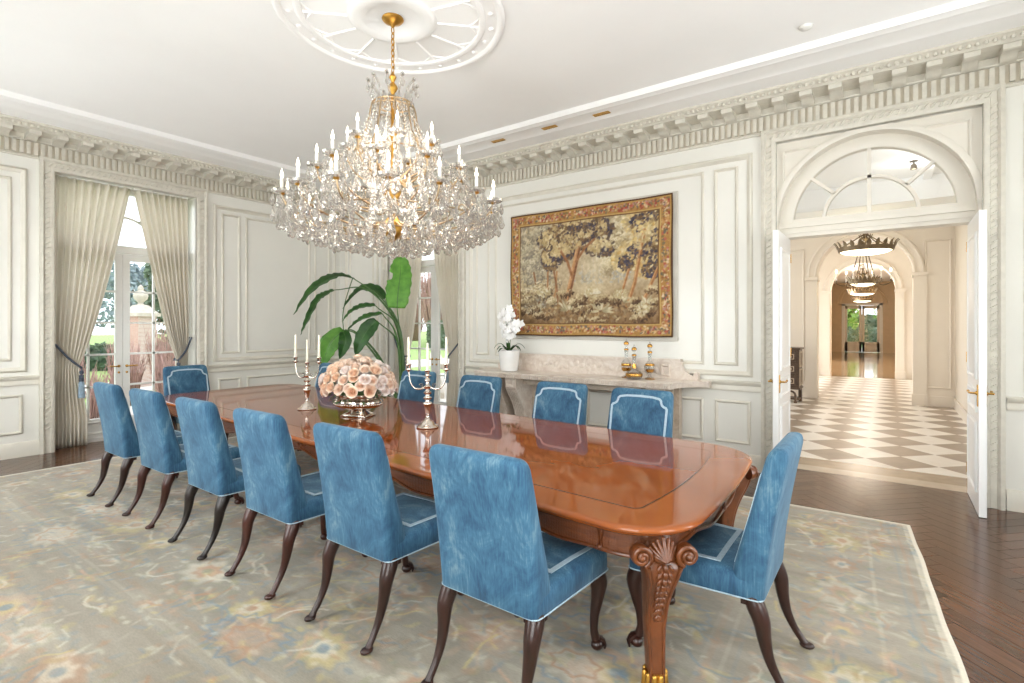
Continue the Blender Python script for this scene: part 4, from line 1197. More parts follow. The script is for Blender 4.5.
    # border
    b = 23
    fr = 1-np.pad(np.ones((H-2*b, W-2*b)), b)
    P.mix(fr, (166,124,70)); 
    for k in range(1500):
        s = r.random()
        if s < .6: x, y = r.uniform(5,W-5), r.choice((r.uniform(6,b-6), H-r.uniform(6,b-6)))
        else: y, x = r.uniform(5,H-5), r.choice((r.uniform(6,b-6), W-r.uniform(6,b-6)))
        P.ell(x, y, r.uniform(1.5,4.2), r.uniform(1.2,2.8), r.random()*6, r.choice([(150,64,56),(176,92,76),(206,178,132),(196,164,112),(120,104,72),(96,92,84),(188,140,86),(140,92,56),(210,190,160),(170,128,120)]), .85, .45)
    def rl(d, w, c, al=1): P.mix(np.pad(np.ones((H-2*d, W-2*d)), d)*(1-np.pad(np.ones((H-2*d-2*w, W-2*d-2*w)), d+w))*al, c)
    rl(0,3,(86,58,36)); rl(3,2,(176,138,76),.9); rl(b-4,2,(188,156,96),.9); rl(b-2,2,(104,74,48),.9)
    P.a += (P.noise(3,3,2)[..., None]-.5)*18
    return P
M['tapestry'] = woven_mat('woven_wool_tapestry', .9, (220,220,220), .3)
tp = empty('wall_tapestry', (0,0,0), 0, 'large woven landscape tapestry with ochre floral border on the back wall', 'tapestry')
P = paint_tap()
tl = lambda U, V: np.stack([TPX0+(TPX1-TPX0)*U+.006*np.sin(V*9), 6.128+.004*np.sin(U*20)*np.cos(V*3), TPZ0+(TPZ1-TPZ0)*V+.004*np.sin(U*14)], -1)
painted_grid('woven_panel', P, tl, M['tapestry'], tp)
m = MB(); m.box(TPX0+.01, TPX1-.01, 6.135, 6.165, TPZ0+.01, TPZ1-.012); M['tapedge'] = simple('brown_tapestry_lining', rgb(84,60,42), .9, .1, 20); m.build('lining', M['tapedge'], tp, smooth=False)
m = MB(); m.box(TPX0-.02, TPX1+.045, 6.166, 6.198, TPZ0-.045, TPZ1+.03); M['backing'] = simple('pale_grey_backing_board', rgb(204,198,188), .7, .05, 8); m.build('backing_board', M['backing'], tp, bevel=.004)
# ------------------------------------------------------------------ things on the table
def silver_candelabrum(x, y, rz, label):
    t = empty('candelabrum', (x, y, TZ+.0012), rz, label, 'candelabrum', 'silver candelabra on the dining table')
    m = MB(); m.lathe([(.002,0),(.088,0),(.092,.006),(.088,.014),(.070,.020),(.058,.030),(.050,.050),(.030,.058),(.026,.068),(.022,.074),(.016,.080)], seg=28); m.build('base', M['silver'], t, ang=50)
    m = MB(); m.lathe([(.012,.078),(.018,.085),(.016,.095),(.020,.12),(.026,.165),(.034,.19),(.040,.196),(.038,.204),(.018,.212),(.016,.222),(.034,.235),(.036,.245),(.018,.256),(.016,.266),(.030,.278),(.034,.288),(.018,.300),(.014,.312),(.028,.325),(.030,.337),(.014,.35),(.012,.375),(.024,.385),(.020,.40),(.012,.408)], seg=24); m.build('stem', M['silver'], t, ang=50)
    def cup(px, pz):
        c = MB(); c.lathe([(.006,0),(.010,.004),(.012,.012),(.030,.018),(.032,.022),(.016,.026),(.018,.034),(.020,.05),(.022,.062),(.025,.064),(.024,.068),(.014,.067)], (px, 0, pz), 20); return c
    def taper(px, pz, h, ch):
        k = MB(); k.lathe([(.004,0),(.0125,.001),(.0115,h*.5),(.0095,h-.004),(.006,h),(.001,h+.002)], (px, 0, pz), 14); o = k.build('candle', M['candle'], ch, ang=60)
        w = MB(); w.tube([(px,0,pz+h-.001),(px+.001,0,pz+h+.012)], .0014, 6); w.build('wick', M['soil'], o); return o
    c = cup(0, .405).build('candle_cup', M['silver'], t, ang=50); taper(0, .47, .225, t)
    for s in (-1, 1):
        m = MB()
        pts = smoothpath([(s*.012,0,.335),(s*.06,0,.316),(s*.105,0,.322),(s*.136,0,.36),(s*.148,0,.40),(s*.155,0,.455)], 6)
        m.tube(pts, lerpl([.009,.008,.007,.006,.006,.007], len(pts)), 8)
        q = [(s*(.05+.018*math.cos(a*.5)*(1-a/16)), 0, .345+.018*math.sin(a*.5)*(1-a/16)) for a in range(14)]; m.tube(q, .004, 6)
        m.build('arm', M['silver'], t, ang=60)
        cup(s*.155, .455).build('candle_cup', M['silver'], t, ang=50); taper(s*.155, .52, .225, t)
    return t
silver_candelabrum(-4.74, 3.04, math.radians(12), 'three-armed silver candelabrum with ivory tapers left of the rose bowl')
silver_candelabrum(-3.09, 3.08, math.radians(36), 'three-armed silver candelabrum with ivory tapers right of the rose bowl')

VX, VY = -4.00, 3.09
vz = TZ+.0012
t = empty('flower_bowl', (VX, VY, vz), math.radians(20), 'oval footed silver bowl holding roses at the centre of the table', 'bowl')
m = MB(); m.lathe([(.06,.055),(.10,.068),(.15,.080),(.19,.095),(.208,.12),(.208,.145),(.19,.168),(.182,.178),(.192,.194),(.208,.206),(.204,.210),(.18,.20),(.168,.175),(.17,.13),(.10,.09),(.02,.085)], seg=40, sx=1.12, sy=.86); m.build('body', M['silver'], t, ang=50)
m = MB()
for k in range(56):
    a = 2*PI*k/56; m.sph((.206*1.12*math.cos(a), .206*.86*math.sin(a), .118), .0085, 6, 5)
m.build('beading', M['silver'], t, ang=60)
m = MB()
for k in range(72):
    a = 2*PI*k/72; m.sph((.206*1.12*math.cos(a), .206*.86*math.sin(a), .208), .0055, 5, 4)
m.build('beading', M['silver'], t, ang=60)
m = MB(); m.loft([[(p[0]*s, p[1]*s, z) for p in rrect(.128, .095, .042, 5)] for s, z in ((.96,.0),(1.0,.006),(.98,.018),(.88,.026),(.70,.036),(.52,.05),(.46,.06))]); m.build('foot', M['silver'], t, ang=50)
m = MB()
for sx in (-1, 1):
    for sy in (-1, 1): m.sph((sx*.115, sy*.082, .008), (.016,.018,.008), 8, 5)
m.build('bracket_foot', M['silver'], t)
# roses
def rose_mesh(name, mt, seed):
    r = random.Random(seed); m = MB()
    lay = [(3,.009,.052,.010,.2),(3,.015,.053,.014,.25),(4,.022,.052,.018,.35),(5,.029,.049,.022,.5),(6,.037,.044,.030,.75),(7,.045,.036,.034,1.1)]
    for li, (n, rad, h, wd, openk) in enumerate(lay):
        for k in range(n):
            a0 = 2*PI*(k+r.random()*.4)/n+li*.7; rings = []
            for i in range(5):
                s = i/4; row = []
                for j in range(6):
                    q = (j/5-.5)*2; ang = a0+q*(1.25 if li < 2 else .95)*(PI/n)*1.25
                    rr = rad*(.35+.65*math.sin(min(1, s*1.15)*PI/2))+(.010*openk*s*s*s)
                    z = -.022+(h)*s-(.012*openk*max(0, s-.75)*4*.5)-(q*q)*.010*s
                    rr -= .003*q*q*(1-openk*.3)
                    row.append((rr*math.cos(ang), rr*math.sin(ang), z))
                rings.append(row)
            m.loft(rings, closed=False)
    m.sph((0,0,-.012), (.024,.024,.02), 8, 6)
    me = m.build(name, mt, None, ang=180, norm=False); return me
kinds = [('peach', rose_mesh('rose', M['rosepeach'], 1), 'peach coloured rose in the centrepiece bouquet', 'peach roses in the silver bowl'),
         ('cream', rose_mesh('rose', M['rosecream'], 2), 'pale cream pink rose in the centrepiece bouquet', 'cream roses in the silver bowl'),
         ('white', rose_mesh('rose', M['rosewhite'], 3), 'blush white rose in the centrepiece bouquet', 'blush white roses in the silver bowl')]
seen = set(); r = random.Random(21); pts = []
for ring, (n, el) in enumerate(((1,90),(7,72),(13,54),(18,37),(21,20),(22,4),(14,-7))):
    for k in range(n):
        az = 2*PI*(k+.5*(ring % 2)+r.uniform(-.15,.15))/n; e = math.radians(el+r.uniform(-5,5)); pts.append((az, e))
for i, (az, e) in enumerate(pts):
    d = Vector((math.cos(e)*math.cos(az), math.cos(e)*math.sin(az), math.sin(e)))
    p = Vector((VX+.37*d.x*r.uniform(.94,1.05), VY+.295*d.y*r.uniform(.94,1.05), vz+.285+.245*d.z*r.uniform(.88,1.07)))
    k = kinds[r.choices((0,1,2), (4,4,3))[0]]
    o = k[1] if k[0] not in seen else k[1].copy()
    if k[0] in seen: COL.objects.link(o)
    seen.add(k[0])
    q = Vector((d.x*.9, d.y*1.1, d.z+.25)).normalized().to_track_quat('Z', 'Y'); o.rotation_mode = 'QUATERNION'; o.rotation_quaternion = q
    s = r.uniform(.82,1.08); o.scale = (s,s,s); o.location = p
    tag(o, k[2], 'rose', k[3])
m = MB()
for k in range(90):
    a = r.random()*2*PI; e = math.radians(r.uniform(-38,30)); L = r.uniform(.05,.08)
    c = Vector((VX+.29*math.cos(e)*math.cos(a), VY+.22*math.cos(e)*math.sin(a), vz+.245+.16*math.sin(e)))
    d = Vector((math.cos(a), math.sin(a), r.uniform(-.6,.3))).normalized(); s = d.cross(Vector((0,0,1))).normalized()*.018
    b = c+d*L; mid = c+d*L*.5+Vector((0,0,.008))
    m.add([c, mid+s, b, mid-s], [(0,1,2,3)])
for k in range(26):
    a = 2*PI*k/26; m.tube([(VX+.06*math.cos(a), VY+.05*math.sin(a), vz+.10), (VX+.17*math.cos(a), VY+.13*math.sin(a), vz+.22), (VX+.23*math.cos(a), VY+.18*math.sin(a), vz+.25)], .0035, 5)
m.sph((VX, VY, vz+.24), (.20,.15,.12), 16, 10)
o = m.build('rose_foliage', M['stem'], None, ang=180); tag(o, 'dark green rose leaves and stems filling the bouquet between the blooms', 'foliage', None, 'stuff')
# ------------------------------------------------------------------ marble console and what stands on it
KX, KZ, KY0, KY1 = -3.32, .97, 5.60, 6.168
t = empty('marble_console', (0,0,0), 0, 'long pale pink marble console table with scrolled legs against the back wall', 'console table')
def top_outline(ins):
    f = [(-1.40+ins, KY0+ins), (1.40-ins, KY0+ins)]
    side = []
    for k in range(13):
        a = k/12; # concave quarter from the front corner to the tip at the wall
        x = 1.40-ins+.27*(1-math.cos(a*PI/2)); y = KY0+ins+.06+(KY1-.12-KY0-.06)*math.sin(a*PI/2)
        side.append((x, y))
    pts = [(KX-x, y) for x, y in reversed(side)]
    P = []
    P += [(KX+a, b) for a, b in f] + [(KX+1.40-ins, KY0+ins+.05)] + [(KX+x, y) for x, y in side] + [(KX+1.68-ins, KY1-.11), (KX+1.68-ins, KY1)]
    P += [(KX-1.68+ins, KY1), (KX-1.68+ins, KY1-.11)] + pts + [(KX-1.40+ins, KY0+ins+.05)]
    return P
m = MB(); m.loft([[(x,y,z) for x,y in top_outline(i)] for i, z in ((.03,KZ-.075),(.012,KZ-.07),(.010,KZ-.02),(0,KZ-.016),(0,KZ-.004),(.005,KZ))]); m.build('marble_top', M['marble'], t, ang=40)
m = MB()                                     # fine vertical fluting on the front edge
n = 92
for k in range(n):
    c = KX-1.38+(k+.5)*2.76/n; m.box(c-.009, c+.009, KY0-.002, KY0+.02, KZ-.064, KZ-.024)
m.build('edge_fluting', M['marble'], t, smooth=False)
m = MB()                                     # frieze rail under the top
m.box(KX-1.34, KX+1.34, KY0+.22, KY0+.26, KZ-.16, KZ-.075); m.build('under_rail', M['marble2'], t, bevel=.004)
# backsplash
m = MB(); m.box(KX-1.10, KX+1.30, KY1-.07, KY1+.0, KZ, KZ+.20); m.box(KX-1.14, KX+1.34, KY1-.09, KY1, KZ+.20, KZ+.235)
r = random.Random(4)
for k in range(26):
    c = KX-.95+k*.083; m.sph((c, KY1-.07, KZ+.10+.03*math.sin(k*1.3)), (.034,.012,.045), 8, 6, Matrix.Rotation(k*.9, 3, 'Y'))
for c in (KX-1.0, KX+1.16): m.frame(c-.06, c+.06, KZ+.03, KZ+.17, lambda u, v, w: (u, KY1-.07-w, v), SML)
m.build('backsplash', M['marble'], t, ang=40)
for s, e in ((-1, KX-1.10), (1, KX+1.30)):
    m = MB(); poly = [(e, KZ)]
    for k in range(11):
        a = PI/2*k/10; poly.append((e+s*(.22-.17*math.sin(a)), KZ+.045+.13*(1-math.cos(a))))
    poly = [(e, KZ), (e+s*.24, KZ), (e+s*.24, KZ+.04)] + poly[1:] + [(e+s*.07, KZ+.2), (e, KZ+.2)]
    m.prism(poly, lambda u, v, d: (u, d, v), KY1-.07, KY1)
    m.tube([(e+s*.215, KY1-.075, KZ+.06), (e+s*.215, KY1, KZ+.06)], .03, 12); m.build('scroll_end', M['marble'], t, ang=40)
def bracket(cx):
    m = MB(); poly = []
    zt = KZ-.075
    out = [(KY0+.06,zt),(KY0+.06,zt-.13),(KY0+.10,zt-.20),(KY0+.20,zt-.34),(KY0+.27,zt-.50),(KY0+.29,zt-.68),(KY0+.25,.13),(KY0+.21,.10),(KY0+.21,.0105)]
    inn = [(KY1-.14,.0105),(KY1-.14,.10),(KY1-.12,zt-.62),(KY1-.10,zt-.30),(KY1-.06,zt-.12),(KY1-.02,zt)]
    o2 = [(p.x, p.y) for p in smoothpath([(a, b, 0) for a, b in out[1:6]], 5)]
    poly = [out[0]]+o2+out[6:]+inn
    m.prism(poly, lambda u, v, d: (cx+d, u, v), -.085, .085)
    for q in (-.06,-.03,0,.03,.06):
        m.tube([(cx+q, a-.002, b) for a, b in o2[2:]], .0105, 6)
    m.frame(cx-.07, cx+.07, zt-.13, zt-.01, lambda u, v, w: (u, KY0+.06-w, v), SML)
    pts = [(cx+.035*(1-k/18)*math.cos(k*.6), KY0+.055, zt-.07+.035*(1-k/18)*math.sin(k*.6)) for k in range(17)]; m.tube(pts, .006, 6)
    m.box(cx-.11, cx+.11, KY0+.16, KY1-.1, .0, .06)
    return m.build('scrolled_leg', M['marble'], t, ang=45)
for c in (KX-1.10, KX-.80, KX+.88, KX+1.17): bracket(c)
for a, b in ((-1.30,-.62),(.66,1.34)): m = MB(); m.box(KX+a, KX+b, KY1-.12, KY1-.02, .0, KZ-.08); m.build('back_pier', M['marble2'], t, bevel=.004)
# orchid
OX, OY = -4.29, 5.86
t = empty('potted_orchid', (OX, OY, KZ+.001), 0, 'white orchid in a round white ceramic pot on the marble console', 'potted plant')
m = MB(); m.lathe([(.10,0),(.118,.004),(.126,.06),(.142,.20),(.150,.27),(.150,.285),(.143,.287),(.138,.262),(.03,.255)], seg=32); m.build('pot', M['ceramic'], t, ang=50)
m = MB(); m.lathe([(.01,.25),(.139,.25),(.137,.262),(.05,.272)], seg=20); m.build('soil', M['soil'], t)
for k, (a, L, up) in enumerate(((-.3,.24,.10),(.5,.20,.13),(2.9,.25,.09),(3.5,.20,.13),(1.4,.16,.10),(4.6,.2,.07),(2.4,.15,.14))):
    m = MB(); d = Vector((math.cos(a), math.sin(a), 0)); s = Vector((-d.y, d.x, 0)); rings = []
    for i in range(9):
        q = i/8; c = d*(.02+L*q)+Vector((0,0,.265+up*math.sin(q*PI*.75)-.05*q*q)); w = .026*math.sin(PI*min(.97, .12+.88*q))**.7
        rings.append([c-s*w+Vector((0,0,.006)), c-Vector((0,0,.001)), c+s*w+Vector((0,0,.006)), c+Vector((0,0,.003))])
    m.loft(rings); m.build('leaf', M['banleaf'], t, ang=60)
def orchid_flower(m, c, n, s, r):
    n = n.normalized(); a = n.cross(Vector((0,0,1))).normalized(); b = a.cross(n) * -1
    for k in range(5):
        q = PI/2+2*PI*k/5; w = 1.0 if k in (1, 4) else .62
        d = a*math.cos(q)+b*math.sin(q); e = n.cross(d); row = []
        for i in range(5):
            f = i/4; L = s*f; wd = s*.52*w*math.sin(PI*min(.96, .1+.9*f)); lift = n*s*(.10*math.sin(f*PI)-.06*f)
            row.append([c+d*L-e*wd+lift*.4, c+d*L+lift+n*.004, c+d*L+e*wd+lift*.4])
        m.loft(row, closed=False)
    m.sph(c+n*.008, s*.16, 6, 5)
r = random.Random(8)
for st, (x1, y1) in enumerate(((-.035,-.02),(.055,.01))):
    pts = smoothpath([(0.0+.02*st,0,.26),(x1*.3,y1*.3,.42),(x1,y1,.60),(x1+.02,y1-.03,.80),(x1+.06,y1-.10,.86)], 6)
    m = MB(); m.tube(pts, .0042, 6); sm = m.build('flower_stem', M['stem'], t, ang=60)
for k in range(44):
    a = r.random()*2*PI; q = math.sqrt(r.random()); z = r.uniform(.44,.88)
    wv = .15*math.sin(PI*min(1, max(.18, (z-.40)/.52)))+.03
    c = Vector((.03+wv*q*math.cos(a), -.05+wv*.7*q*math.sin(a), z)); n = Vector((math.cos(a)*.6, -1.0+.3*math.sin(a), .1+.2*r.uniform(-1,1)))
    m = MB(); orchid_flower(m, c, n, r.uniform(.050,.066), r); m.build('bloom', M['orchid'], t, ang=180, norm=False)
# decanters
M['giltglass'] = simple('gilded_glass_band', rgb(206,158,84), .2, .1, 12, metal=1)
def decanter(x, y, kind, label):
    t = empty('decanter', (x, y, KZ+.0012), 0, label, 'decanter', 'gilded glass decanters on the console'); t.scale = (1.18,1.18,1.12)
    if kind == 0: body = [(.02,0),(.062,.002),(.078,.02),(.082,.045),(.07,.075),(.035,.10),(.020,.125),(.017,.20),(.021,.225),(.026,.232),(.018,.232),(.013,.20),(.016,.13)]; band = [(.080,.030),(.0835,.035),(.0835,.058),(.078,.064)]; band2 = [(.024,.11),(.024,.125),(.0195,.16)]; zt = .232
    elif kind == 1: body = [(.02,0),(.046,.002),(.048,.01),(.018,.024),(.016,.05),(.04,.08),(.05,.12),(.05,.16),(.03,.19),(.018,.21),(.016,.27),(.024,.285),(.015,.285),(.012,.22)]; band = [(.0505,.125),(.052,.128),(.052,.150),(.0505,.153)]; band2 = [(.038,.072),(.046,.088),(.0505,.108)]; zt = .285
    else: body = [(.02,0),(.044,.002),(.045,.012),(.016,.03),(.015,.055),(.034,.08),(.043,.11),(.044,.15),(.028,.18),(.017,.20),(.015,.25),(.022,.265),(.013,.265),(.011,.2)]; band = [(.0445,.14),(.046,.142),(.046,.160),(.042,.165)]; band2 = [(.030,.072),(.036,.082),(.044,.106)]; zt = .265
    m = MB(); m.lathe(body, seg=24); m.build('bottle', M['glass'], t, ang=60)
    m = MB(); m.lathe(band, seg=24); m.lathe(band2, seg=24)
    if kind: m.lathe([(.02,.0005),(.0475,.0015),(.0495,.008),(.03,.016)], seg=20)
    m.build('gilt_band', M['giltglass'], t, ang=60)
    m = MB(); m.lathe([(.012,zt-.01),(.02,zt+.004),(.022,zt+.02),(.012,zt+.032),(.008,zt+.05),(.016,zt+.06),(.024,zt+.075),(.022,zt+.092),(.010,zt+.104),(.004,zt+.115),(.008,zt+.12),(.001,zt+.13)], seg=16); s = m.build('stopper', M['glass'], t, ang=60)
    m = MB(); m.lathe([(.0245,zt+.07),(.026,zt+.078),(.025,zt+.09),(.012,zt+.104)], seg=16); m.build('stopper_gilding', M['giltglass'], s, ang=60)
    m = MB(); m.lathe([(.021,zt+.008),(.0232,zt+.014),(.0232,zt+.024),(.016,zt+.03)], seg=16); m.build('stopper_gilding', M['giltglass'], s, ang=60)
decanter(-2.58, 5.92, 1, 'slim footed glass decanter with gilt bands, left of the three on console')
decanter(-2.43, 5.80, 0, 'squat glass decanter with a wide gilt band, middle of the three on console')
decanter(-2.27, 5.88, 2, 'slim footed glass decanter with gilt bands, right of the three on console')
m = MB(); m.lathe([(.01,0),(.028,.002),(.03,.006),(.006,.014),(.005,.05),(.03,.08),(.036,.13),(.034,.16),(.032,.16),(.033,.13),(.026,.085),(.004,.06)], (-2.34, 5.97, KZ+.001), 20)
tag(m.build('wine_glass', M['glass'], None, ang=60), 'small clear stemmed glass behind the decanters on the console', 'glass')
# ------------------------------------------------------------------ tall bird-of-paradise plant
PX, PY = -5.99, 5.45
t = empty('bird_of_paradise_plant', (PX, PY, 0), 0, 'tall arching green bird-of-paradise plant before the back garden door', 'plant')
off = Vector((-PX, -PY, 0))
m = MB(); m.lathe([(.16,0),(.19,.004),(.20,.05),(.23,.36),(.245,.40),(.245,.43),(.225,.43),(.215,.38),(.05,.38)], seg=32); m.build('pot', M['ceramic'], t, ang=50)
m = MB(); m.lathe([(.01,.37),(.22,.37),(.21,.385),(.05,.395)], seg=20); m.build('soil', M['soil'], t)
def lf(path, w, stalk, mt, flip=0, fold=.35, name='leaf', tear=None):
    P = [Vector(p)+off for p in path]; S = [Vector(p)+off for p in stalk]
    sp = smoothpath(S, 8); m = MB(); m.tube(sp, lerpl([.026,.021,.015,.010,.007], len(sp)), 8); st = m.build('leaf_stalk', M['stem'], t, ang=180)
    mp = smoothpath(P, 6); n = len(mp); rings = []; m = MB(); r = random.Random(int(abs(path[0][0]*1000)))
    prev = None
    for i, p in enumerate(mp):
        q = i/(n-1); tg = (mp[min(n-1, i+1)]-mp[max(0, i-1)]).normalized()
        view = Vector((.62,-.78,.0)) if flip == 0 else Vector(flip)
        side = tg.cross(view).normalized(); up = side.cross(tg).normalized()
        if prev is not None and side.dot(prev) < 0: side = -side; up = -up
        prev = side
        ww = w*max(.02, math.sin(PI*min(1, .06+.94*q)**.75))**(.75 if w < .18 else .38) if q < .985 else (.004 if w < .18 else w*.3)
        row = []
        for j in range(-4, 5):
            f = j/4; k = ww*(1+.05*math.sin(i*1.7+j))
            if tear and j < 0 and tear[0] < q < tear[1]: k *= .62
            row.append(p+side*f*k+up*(abs(f)*ww*fold+.008*math.sin(i*2.1)*abs(f)))
        rings.append(row)
    m.loft(rings, closed=False)
    o = m.build(name, mt, st, ang=180); sd = o.modifiers.new('thick', 'SOLIDIFY'); sd.thickness = .0025
    m = MB(); m.tube([p for p in mp], lerpl([.0075,.005,.002], n), 6); m.build('midrib', M['stem'], o, ang=180)
B0 = (PX, PY, .36)
G, Lg = M['banleaf'], M['banlight']  # leaf and stalk points below: image pixels projected to chosen depths, then baked
lf([(-6.868,5.2,2.35),(-6.892,5.0,2.367),(-6.911,4.8,2.307),(-7.003,4.55,2.115),(-7.217,4.4,1.76)], .15, [B0,(-6.033,5.45,1.455),(-6.338,5.35,2.003),(-6.868,5.2,2.35)], G, (.1,-.9,.7), .2)
lf([(-7.203,5.1,2.168),(-7.232,4.95,2.082),(-7.295,4.85,1.977),(-7.343,4.7,1.654),(-7.429,4.65,1.452)], .095, [(PX-.03,PY,.36),(-6.044,5.4,1.532),(-6.621,5.3,2.156),(-7.203,5.1,2.168)], G, (.1,-.9,.8), .3)
lf([(-6.468,5.5,2.02),(-6.70,5.52,2.15),(-7.0,5.5,2.19),(-7.204,5.45,2.074),(-7.40,5.4,1.88)], .10, [(PX+.03,PY+.02,.36),(PX-.05,PY,1.5),(-6.468,5.5,2.02)], G, (.3,-.6,.8), .5)
lf([(-6.325,5.2,1.902),(-6.448,5.05,1.875),(-6.58,4.95,1.80),(-6.70,4.88,1.66)], .085, [(PX,PY-.03,.36),(-6.0,5.4,1.5),(-6.325,5.2,1.902)], G, (.2,-.5,.9), .35)
lf([(-5.99,5.05,1.775),(-6.103,4.85,1.713),(-6.25,4.78,1.63),(-6.40,4.72,1.50)], .08, [(PX+.02,PY-.03,.36),(-5.95,5.3,1.4),(-5.99,5.05,1.775)], G, (.2,-.5,.9), .35)
lf([(-6.05,5.0,1.671),(-6.121,4.9,1.545),(-6.174,4.8,1.348),(-6.246,4.78,1.156)], .115, [(PX-.02,PY-.04,.36),(-5.97,5.35,1.3),(-6.05,5.0,1.671)], G, 0, .25)
lf([(-6.966,5.1,1.529),(-7.076,4.95,1.334),(-7.14,4.9,1.15),(-7.185,4.88,.95)], .15, [(PX-.04,PY-.02,.36),(-6.3,5.3,1.0),(-6.75,5.2,1.45),(-6.966,5.1,1.529)], Lg, 0, .3)
lf([(-6.966,5.1,1.513),(-6.84,5.05,1.38),(-6.86,5.02,1.24),(-6.932,5.0,1.08)], .10, [(PX-.05,PY+.02,.36),(-6.4,5.35,1.1),(-6.8,5.2,1.5),(-6.966,5.1,1.513)], G, 0, .35)
lf([(-5.975,5.32,1.86),(-5.985,5.35,2.1),(-6.00,5.40,2.32),(-6.03,5.44,2.50),(-6.06,5.46,2.66)], .185, [(PX+.04,PY,.36),(-5.96,5.40,1.2),(-5.975,5.32,1.86)], Lg, 0, .12, 'leaf', (.42,.60))
m = MB(); m.tube(smoothpath([(-6.868+off.x,5.2+off.y,2.35),(-7.05+off.x,5.2+off.y,2.0),(-7.08+off.x,5.17+off.y,1.75),(-6.966+off.x,5.1+off.y,1.529)], 6), .007, 6); m.build('leaf_stalk', M['stem'], t)

# ------------------------------------------------------------------ tied-back curtains
def curtain(name, fn, jamb, mid, zt, tie_u, tie_z, hook, label, s, fall_u, group):
    """pleated panel hung from jamb to mid; gathered to tie_u; s=+1 when mid > jamb"""
    t = empty(name, fn(jamb, 0, 0), 0, label, 'curtain', group); o = Vector(fn(jamb, 0, 0))
    NP = 9; nu = NP*10; nz = 46; rings = []
    for i in range(nz+1):
        z = .012+(zt-.012)*i/nz
        if z >= tie_z:
            q = (z-tie_z)/(zt-tie_z); e = q**.80; edge = tie_u+(mid-tie_u)*(.10*q+.90*e)
            amp = .040+.018*(1-q)
        else:
            q = (tie_z-z)/tie_z; edge = tie_u+(fall_u-tie_u)*min(1, q*1.6); amp = .058-.010*q
        back = jamb
        if tie_z-.5 < z < tie_z+.9: back = jamb+(tie_u-jamb)*.10*math.exp(-((z-tie_z)/.25)**2)
        row = []
        for j in range(nu+1):
            f = j/nu; u = back+(edge-back)*f
            ph = 2*PI*NP*f+.5*math.sin(z*1.3+f*5)
            d = amp*math.sin(ph)+.008*math.sin(ph*.5+z*2)
            pinch = math.exp(-((z-tie_z)/.16)**2); d = d*(1-.45*pinch)+.03*pinch*math.sin(PI*f)
            row.append(Vector(fn(u, z, d))-o)
        rings.append(row)
    m = MB(); m.loft(rings, closed=False); p = m.build('drape', M['linen'], t, ang=180)
    sd = p.modifiers.new('thick', 'SOLIDIFY'); sd.thickness = .002
    # heading
    m = MB(); a, b = sorted((jamb, mid)); 
    m.tube([Vector(fn(a-.0, zt+.01, 0))-o, Vector(fn(b, zt+.01, 0))-o], .014, 10); m.build('curtain_rod', M['white'], t)
    # cord and tassel
    m = MB(); hp = Vector(fn(hook[0], hook[1], .05))-o
    e = Vector(fn(tie_u+s*.01, tie_z-.02, .075))-o; mid1 = (hp+e)/2+Vector((0,0,-.03))+(Vector(fn(0,0,.03))-Vector(fn(0,0,0)))
    m.tube(smoothpath([hp, mid1, e], 8), .013, 8)
    e2 = Vector(fn(tie_u+s*.015, tie_z-.01, -.06))-o; h2 = Vector(fn(hook[0], hook[1], -.03))-o
    m.tube(smoothpath([e, Vector(fn(tie_u+s*.03, tie_z-.015, 0))-o, e2, (e2+h2)/2+Vector((0,0,-.03)), h2], 6), .011, 8)
    tb_ = m.build('tieback_cord', M['rope'], t, ang=180)
    m = MB(); c = e+Vector((0,0,-.03)); m.tube([e, c], .009, 8); m.sph(c+Vector((0,0,-.03)), (.026,.026,.03), 12, 8)
    for q in range(3): m.lathe([(.024,-.062-q*.03),(.029,-.075-q*.03),(.024,-.09-q*.03)], c, 14)
    m.build('tassel_head', M['rope'], tb_, ang=60)
    m = MB(); m.lathe([(.02,-.15),(.028,-.17),(.034,-.30),(.036,-.36),(.03,-.36)], c, 18)
    for q in range(18):
        a = 2*PI*q/18; m.tube([c+Vector((.026*math.cos(a),.026*math.sin(a),-.16)), c+Vector((.035*math.cos(a),.035*math.sin(a),-.365))], .004, 5)
    m.build('tassel_skirt', M['tassel'], tb_, ang=60)
    return t
fl2 = lambda u, v, w: (-8.72+w, u, v)
fb2 = lambda u, v, w: (u, 6.36-w, v)
LG = 'tied-back linen curtains'
curtain('curtain', fl2, FD[0]+.015, 2.83, 3.535, 2.24, 1.06, (1.985,1.36), 'cream linen curtain tied back at the left side of the left garden door', 1, 2.34, LG)
curtain('curtain', fl2, FD[1]-.06, 2.86, 3.535, 3.42, 1.10, (3.60,1.42), 'cream linen curtain tied back at the right side of the left garden door', -1, 3.36, LG)
curtain('curtain', fb2, W2[0]+.015, -6.40, 3.52, -6.88, 1.08, (-7.16,1.40), 'cream linen curtain behind the tall plant at the back garden door', 1, -6.80, LG)
curtain('curtain', fb2, W2[1]-.015, -6.33, 3.52, -5.86, 1.08, (-5.55,1.40), 'cream linen curtain tied back between back garden door and console', -1, -5.92, LG)
